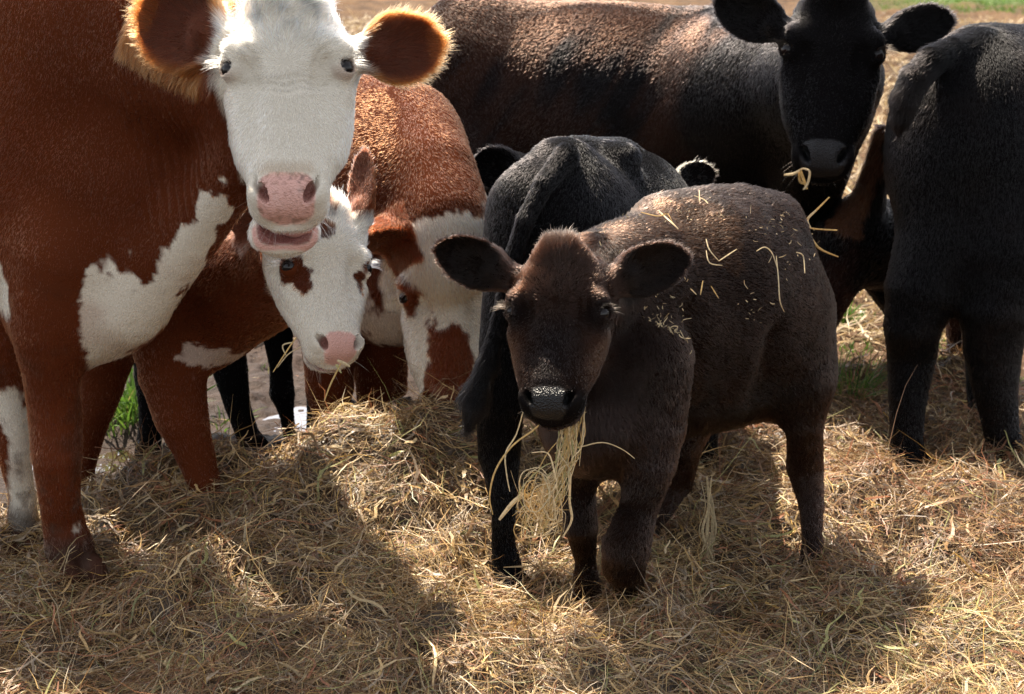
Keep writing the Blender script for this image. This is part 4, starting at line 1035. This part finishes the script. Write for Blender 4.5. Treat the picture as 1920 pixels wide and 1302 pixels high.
    D = np.stack([np.cos(ang), np.sin(ang), rng.normal(.05, .12, n)], -1); Nn = np.tile([0, 0, 1.0], (n, 1)) + rng.normal(0, .2, (n, 3))
    out.append(ribbons(np.stack([x, y, gz(x, y) + .006], -1), D, Nn, rng.uniform(.015, .09, n), rng.uniform(.0015, .004, n), 4, rng.normal(0, .2, (n, 2)), .03, PAL[rng.integers(0, 9, n)] * rng.uniform(.6, 1.1, (n, 1)), rng))
    off = 0; Vs, Qs, Cs = [], [], []
    for V, Q, C in out: Vs.append(V); Qs.append(Q + off); Cs.append(C); off += len(V)
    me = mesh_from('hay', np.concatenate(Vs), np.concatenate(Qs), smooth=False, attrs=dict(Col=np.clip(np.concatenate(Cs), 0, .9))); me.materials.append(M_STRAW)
    o = bpy.data.objects.new('hay', me); COL.objects.link(o); tag(o, 'loose dry hay heaped over the ground in front of and under the cattle', 'hay', None, 'stuff')
    n = 52000; y = 5.6 + 26 * rng.random(n) ** 1.3; x = (rng.random(n) - .5) * .8 * y
    ang = rng.uniform(0, 6.28, n); D = np.stack([np.cos(ang), np.sin(ang), rng.normal(.1, .2, n)], -1); Nn = np.tile([0, 0, 1.0], (n, 1)) + rng.normal(0, .35, (n, 3))
    V, Q, C = ribbons(np.stack([x, y, gz(x, y) + .02], -1), D, Nn, rng.uniform(.06, .26, n) * np.clip(y / 9, .5, 1.2), rng.uniform(.005, .016, n) * np.clip(y / 9, .5, 1.2), 4, rng.normal(0, .25, (n, 2)), .03, PAL[rng.integers(0, 4, n)] * rng.uniform(.5, 1.1, (n, 1)), rng)
    me = mesh_from('straw_litter', V, Q, smooth=False, attrs=dict(Col=C)); me.materials.append(M_STRAW)
    o = bpy.data.objects.new('straw_litter', me); COL.objects.link(o); tag(o, 'straw litter spread over the yard behind the cattle', 'straw', None, 'stuff')

def blades(spots, rng, name, label, cat, kind=None, group=None):
    """spots: (x, y, radius, count, height, width)"""
    Vs, Qs, Cs, off = [], [], [], 0
    for cx, cy, r, n, h, w_ in spots:
        a = rng.uniform(0, 6.28, n); q = r * np.sqrt(rng.random(n)); x = cx + q * np.cos(a); y = cy + q * np.sin(a)
        D = np.stack([np.cos(a) * .45 + rng.normal(0, .25, n), np.sin(a) * .45 + rng.normal(0, .25, n), np.ones(n)], -1); D /= np.linalg.norm(D, axis=1, keepdims=True)
        Nn = np.cross(D, rng.normal(0, 1, (n, 3))); Nn /= np.linalg.norm(Nn, axis=1, keepdims=True)
        L = h * rng.uniform(.4, 1.1, n); G = np.array([[.085, .17, .022], [.12, .21, .03], [.05, .10, .02], [.20, .19, .06]])[rng.choice(4, n, p=[.4, .3, .22, .08])] * rng.uniform(.8, 1.2, (n, 1))
        V, Q, C = ribbons(np.stack([x, y, gz(x, y) - .004], -1), D, Nn, L, w_ * rng.uniform(.6, 1.2, n), 6, rng.normal(0, .3, (n, 2)), .01, G, rng, .05)
        # blades droop outward
        Vs.append(V); Qs.append(Q + off); Cs.append(C); off += len(V)
    V = np.concatenate(Vs); base = np.array([spots[0][0], spots[0][1], 0.]) if kind != 'stuff' else np.zeros(3)
    me = mesh_from(name, V - base, np.concatenate(Qs), smooth=False, attrs=dict(Col=np.concatenate(Cs))); me.materials.append(M_GRASS)
    o = bpy.data.objects.new(name, me); o.location = base; COL.objects.link(o); tag(o, label, cat, group, kind)
def gpt(px, py, z=0):
    v = math.tan(PITCH + math.atan((py - 651) / FPX)); Y = (CAM_H - z) / v; p = at(px, py, Y); return p[0], p[1]
def plants():
    rng = np.random.default_rng(5)
    x, y = gpt(1582, 775); blades([(x, y, .05, 120, .19, .0042), (x + .06, y - .02, .06, 70, .11, .004)], rng, 'grass_tuft', 'bright green grass tuft on the mud behind the brown calf\'s hind leg', 'grass tuft')
    x, y = gpt(1578, 608); blades([(x, y, .06, 110, .06, .009), (x - .03, y, .05, 60, .07, .008)], rng, 'weed', 'low leafy green weed on the mud, above the bright grass tuft', 'weed')
    x, y = gpt(225, 800); blades([(x, y, .12, 110, .16, .007), (x + .06, y + .1, .10, 90, .22, .008), (x - .08, y + .15, .12, 80, .20, .007)], rng, 'weed', 'tall green weeds between the legs of the red calves at the left', 'weed')
    sp = []
    for px, py, n, h in ((1740, 640, 30, .03), (1790, 690, 40, .04), (1905, 720, 40, .05), (1770, 605, 50, .04), (1640, 690, 25, .03), (1600, 660, 30, .04), (1725, 840, 4, .05), (405, 800, 14, .10), (410, 860, 12, .12), (320, 720, 30, .12), (495, 700, 8, .06), (335, 830, 8, .07), (18, 880, 20, .06), (1650, 745, 14, .03), (1765, 650, 40, .04), (1670, 600, 16, .03), (1915, 640, 20, .05), (1560, 690, 20, .05), (1440, 780, 10, .04), (1630, 800, 10, .03)):
        x, y = gpt(px, py); sp.append((x, y, .07, n, h, .006))
    blades(sp, rng, 'grass', 'sparse green blades sprouting from the mud', 'grass', 'stuff')
    sp = []
    for i in range(260):
        y = 34 + 12 * rng.random(); x = .22 * y + rng.random() * .2 * y; sp.append((x, y, .5, 14, .12, .02))
    blades(sp, rng, 'far_grass', 'strip of green grass at the far edge of the yard', 'grass', 'stuff')

# ------------------------------------------------------------------ hay in mouths and on coats
def strip(nodes, w, up=(0, -1, 0)):
    """a flat bent blade through 3-D points"""
    P = np.array(nodes); n = len(P); t = np.linspace(0, n - 1, (n - 1) * 4 + 1); i = np.clip(t.astype(int), 0, n - 2); f = (t - i)[:, None]
    Pm = P[np.clip(i - 1, 0, n - 1)]; P0 = P[i]; P1 = P[i + 1]; P2 = P[np.clip(i + 2, 0, n - 1)]
    C = .5 * ((2 * P0) + (P1 - Pm) * f + (2 * Pm - 5 * P0 + 4 * P1 - P2) * f ** 2 + (-Pm + 3 * P0 - 3 * P1 + P2) * f ** 3)
    T = np.gradient(C, axis=0); S = np.cross(T, np.array(up) + .3 * np.sin(t * 1.7)[:, None] * np.array([1, 0, 1])); S /= np.linalg.norm(S, axis=1, keepdims=True) + 1e-9
    F = np.cross(S, T); F /= np.linalg.norm(F, axis=1, keepdims=True) + 1e-9
    m = len(C); ww = (w * (.45 + .55 * np.sin(np.pi * np.linspace(.12, .95, m))))[:, None] / 2
    V = np.stack([C - S * ww, C + F * ww * .45, C + S * ww, C - F * ww * .45], 1).reshape(-1, 3)
    Q = []
    for j in range(m - 1):
        for k in range(4): Q.append((j * 4 + k, j * 4 + (k + 1) % 4, j * 4 + 4 + (k + 1) % 4, j * 4 + 4 + k))
    return V, np.array(Q)
def wisp(name, label, strips, cat='hay wisp', group=None, kind=None):
    Vs, Qs, Cs, off = [], [], [], 0
    for nodes, w_, col in strips:
        V, Q = strip(nodes, w_); Vs.append(V); Qs.append(Q + off); Cs.append(np.tile(col, (len(V), 1))); off += len(V)
    V = np.concatenate(Vs); base = V[V[:, 2].argmin()].copy()
    me = mesh_from(name, V - base, np.concatenate(Qs), smooth=False, attrs=dict(Col=np.concatenate(Cs))); me.materials.append(M_STRAW)
    o = bpy.data.objects.new(name, me); o.location = base; COL.objects.link(o); tag(o, label, cat, group, kind)
PALE = np.array([.70, .54, .31]); GOLD = np.array([.58, .38, .14]); GRN = np.array([.42, .38, .16])
def pxs(l, Y, j=0, rng=None):
    return [at(a + (rng.normal(0, j) if rng else 0), b + (rng.normal(0, j) if rng else 0), Y + (rng.normal(0, .006) if rng else 0)) for a, b in l]
def mouthfuls():
    r = np.random.default_rng(9); S = []
    path = [(1080, 748), (1072, 800), (1062, 850), (1048, 890), (1030, 930), (1014, 970), (1005, 1000)]
    for i in range(84):
        k0 = 0 if r.random() < .75 else 3; n = r.integers(3, 8 - k0) + k0; ox = r.normal(0, 9)
        q = [(a + ox * min(1.6, .3 + j * .3) + r.normal(0, 12), b + r.normal(0, 12)) for j, (a, b) in enumerate(path[k0:max(n, k0 + 3)])]
        S.append((pxs(q, 2.93, 1, r), r.uniform(.0008, .0026), (PALE, GOLD, PALE, GRN)[r.integers(4)] * r.uniform(.8, 1.1)))
    for i in range(46):                                     # the knotted lower end
        cx, cy = r.normal(1016, 15), r.normal(945, 34); a0 = r.uniform(0, 6.28); ra = r.uniform(10, 30); q = []
        for j in range(r.integers(4, 7)):
            q.append((cx + ra * math.cos(a0) + r.normal(0, 4), cy + ra * 1.4 * math.sin(a0) + r.normal(0, 4))); a0 += r.uniform(.5, 1.3)
        S.append((pxs(q, 2.93 + r.normal(0, .012), 0), r.uniform(.0008, .0030), (PALE, GOLD, PALE)[r.integers(3)] * r.uniform(.8, 1.15)))
    S.append((pxs([(982, 768), (968, 815), (948, 850), (950, 890), (956, 922)], 2.9, 0), .003, PALE))
    S.append((pxs([(1032, 762), (1008, 800), (962, 835), (930, 880), (918, 930), (924, 965)], 2.9, 0), .0035, GOLD * 1.1))
    S.append((pxs([(1040, 850), (1090, 838), (1130, 830), (1165, 842), (1190, 860)], 2.98, 0), .0025, PALE))
    S.append((pxs([(982, 925), (960, 945), (936, 975)], 2.93, 0), .009, PALE * .95)); S.append((pxs([(984, 925), (1000, 950), (1002, 975)], 2.93, 0), .006, GOLD))
    S.append((pxs([(1070, 890), (1068, 940), (1072, 975), (1055, 1008)], 2.95, 0), .005, PALE * .9))
    wisp('hay_wisp', 'pale tangle of hay hanging from the dark brown calf\'s mouth', S)
    S = [(pxs([(1470, 328), (1488, 326), (1505, 316)], 4.3, 0), .008, PALE), (pxs([(1500, 318), (1506, 335), (1513, 355)], 4.3, 0), .009, GOLD), (pxs([(1505, 316), (1518, 322), (1514, 345), (1506, 356)], 4.29, 0), .007, PALE * .9),
         (pxs([(1498, 322), (1500, 340), (1508, 345)], 4.31, 0), .008, GOLD)]
    wisp('hay_wisp', 'small curl of hay under the large black cow\'s muzzle', S)
    S = [(pxs([(1555, 370), (1530, 395), (1511, 415), (1520, 428), (1570, 432)], 3.62, 0), .005, GOLD * 1.15), (pxs([(1512, 412), (1516, 435), (1535, 465), (1572, 482)], 3.62, 0), .006, GOLD),
         (pxs([(1530, 395), (1514, 412), (1520, 428)], 3.61, 0), .006, PALE)]
    wisp('hay_wisp', 'long forked straw sticking up from the dark brown calf\'s rump', S)
    S = [(pxs([(556, 632), (540, 655), (512, 698)], 3.12, 0), .003, GOLD), (pxs([(552, 642), (530, 648), (537, 668)], 3.12, 0), .003, PALE * .8), (pxs([(565, 650), (540, 665), (520, 690)], 3.13, 0), .0025, PALE * .8)]
    wisp('hay_wisp', 'thin hay stalks at the left corner of the white-faced calf\'s mouth', S)
    S = [(pxs([(640, 680), (630, 700), (618, 725), (608, 752)], 3.1, 0), .0035, GOLD), (pxs([(636, 690), (630, 684), (640, 700)], 3.1, 0), .004, GRN), (pxs([(632, 676), (645, 681), (656, 688)], 3.1, 0), .006, PALE * .8)]
    wisp('hay_wisp', 'single long stalk drooping below the white-faced calf\'s nose', S)
    # bundle of dry leaves standing in the hay
    S = []
    for i in range(9):
        q = [(1326 + r.normal(0, 8), 905 + r.normal(0, 12)), (1330 + r.normal(0, 5), 950), (1328 + r.normal(0, 9), 1000), (1305 + r.random() * 48, 1050), (1293 + r.random() * 62, 1088)]
        S.append((pxs(q, 3.40 + r.normal(0, .015), 0), r.uniform(.002, .007), PALE * r.uniform(.45, .75)))
    wisp('hay_tuft', 'tied-looking tuft of broad pale leaves standing in the hay between the brown calf\'s legs', S, 'hay tuft')
def coat_litter(V, N, c):
    """hay lying on the dark calf's back, settled on its surface"""
    r = np.random.default_rng(33)
    proj = np.stack([V[:, 0], V[:, 1], V[:, 2]], -1); fw = V[:, 1] * _cp - (V[:, 2] - CAM_H) * _sp
    PX = V[:, 0] / fw * FPX + 960; PY = 651 - (V[:, 1] * _sp + (V[:, 2] - CAM_H) * _cp) / fw * FPX
    front = ((N * (CAMP - V)).sum(1) > 0) & (V[:, 1] > 3.08) & (c.ear < .1)
    def on(px, py, lift=.012):
        d = (PX - px) ** 2 + (PY - py) ** 2 + np.where(front, 0, 1e6); near = d < d.min() + 60
        i = np.where(near)[0]; i = i[np.argmin(V[i, 1])]; return V[i] + N[i] * lift
    S = []
    def big(l, w_, c_): S.append(([on(a, b) for a, b in l], w_, c_))
    big([(1322, 450), (1330, 470), (1345, 490)], .0026, PALE); big([(1345, 490), (1380, 468)], .003, PALE); big([(1322, 470), (1328, 492), (1352, 498)], .0026, PALE)
    big([(1200, 402), (1230, 408), (1250, 405), (1262, 420)], .0026, GOLD * 1.2); big([(1235, 400), (1255, 418), (1270, 432)], .0035, PALE)
    big([(1415, 470), (1430, 462), (1445, 475), (1453, 500)], .0028, PALE * .9); big([(1453, 480), (1456, 520), (1460, 560), (1468, 580)], .0028, PALE * .9)
    big([(1490, 472), (1503, 480), (1506, 510)], .003, PALE * .9); big([(1293, 540), (1305, 552)], .0025, PALE); big([(1316, 525), (1312, 548)], .0028, GOLD); big([(1333, 540), (1345, 556)], .0025, GOLD)
    big([(1300, 370), (1318, 378), (1330, 385)], .0026, PALE); big([(1312, 360), (1310, 380)], .0026, PALE)
    for i in range(220):
        if i < 90: k = r.integers(6); px, py = ((1180, 430), (1310, 375), (1440, 400), (1500, 480), (1420, 560), (1250, 520))[k]; px += r.normal(0, 30); py += r.normal(0, 26)
        elif i < 180: px, py = 1240 + r.normal(0, 25), 620 + r.normal(0, 50)
        else: px, py = 1185 + r.normal(0, 25), 830 + r.normal(0, 25)
        if py < 375 + abs(px - 1330) ** 2 / 900: py += 40
        a = on(px, py, .010); d = r.normal(0, 1, 3); L = r.uniform(.002, .009) * (1 if r.random() < .9 else 2.5)
        S.append(([a, a + d * L * .5, a + d * L * .8 + r.normal(0, .002, 3)], r.uniform(.0008, .0022), PALE * r.uniform(.35, 1)))
    wisp('hay_bits', 'bits of hay scattered over the dark brown calf\'s back and shoulder', S, 'hay', None, 'stuff')

# ------------------------------------------------------------------ build
import time as _t
ground()
hay()
puddle(-.64, 4.76, .30, .30, -.022, 'shallow puddle reflecting the sky on the mud behind the red calf')
puddle(-1.20, 4.33, .22, .13, -.018, 'brown muddy puddle between the legs at the left')
plants()
for fn in (cow_A, cow_J, cow_B, cow_C, cow_D, cow_E, cow_F, cow_G, cow_H, cow_I):
    t0 = _t.time(); res = fn(); print(fn.__name__, round(_t.time() - t0, 1))
    if fn is cow_J: coat_litter(res[1], res[3], res[4])
mouthfuls()
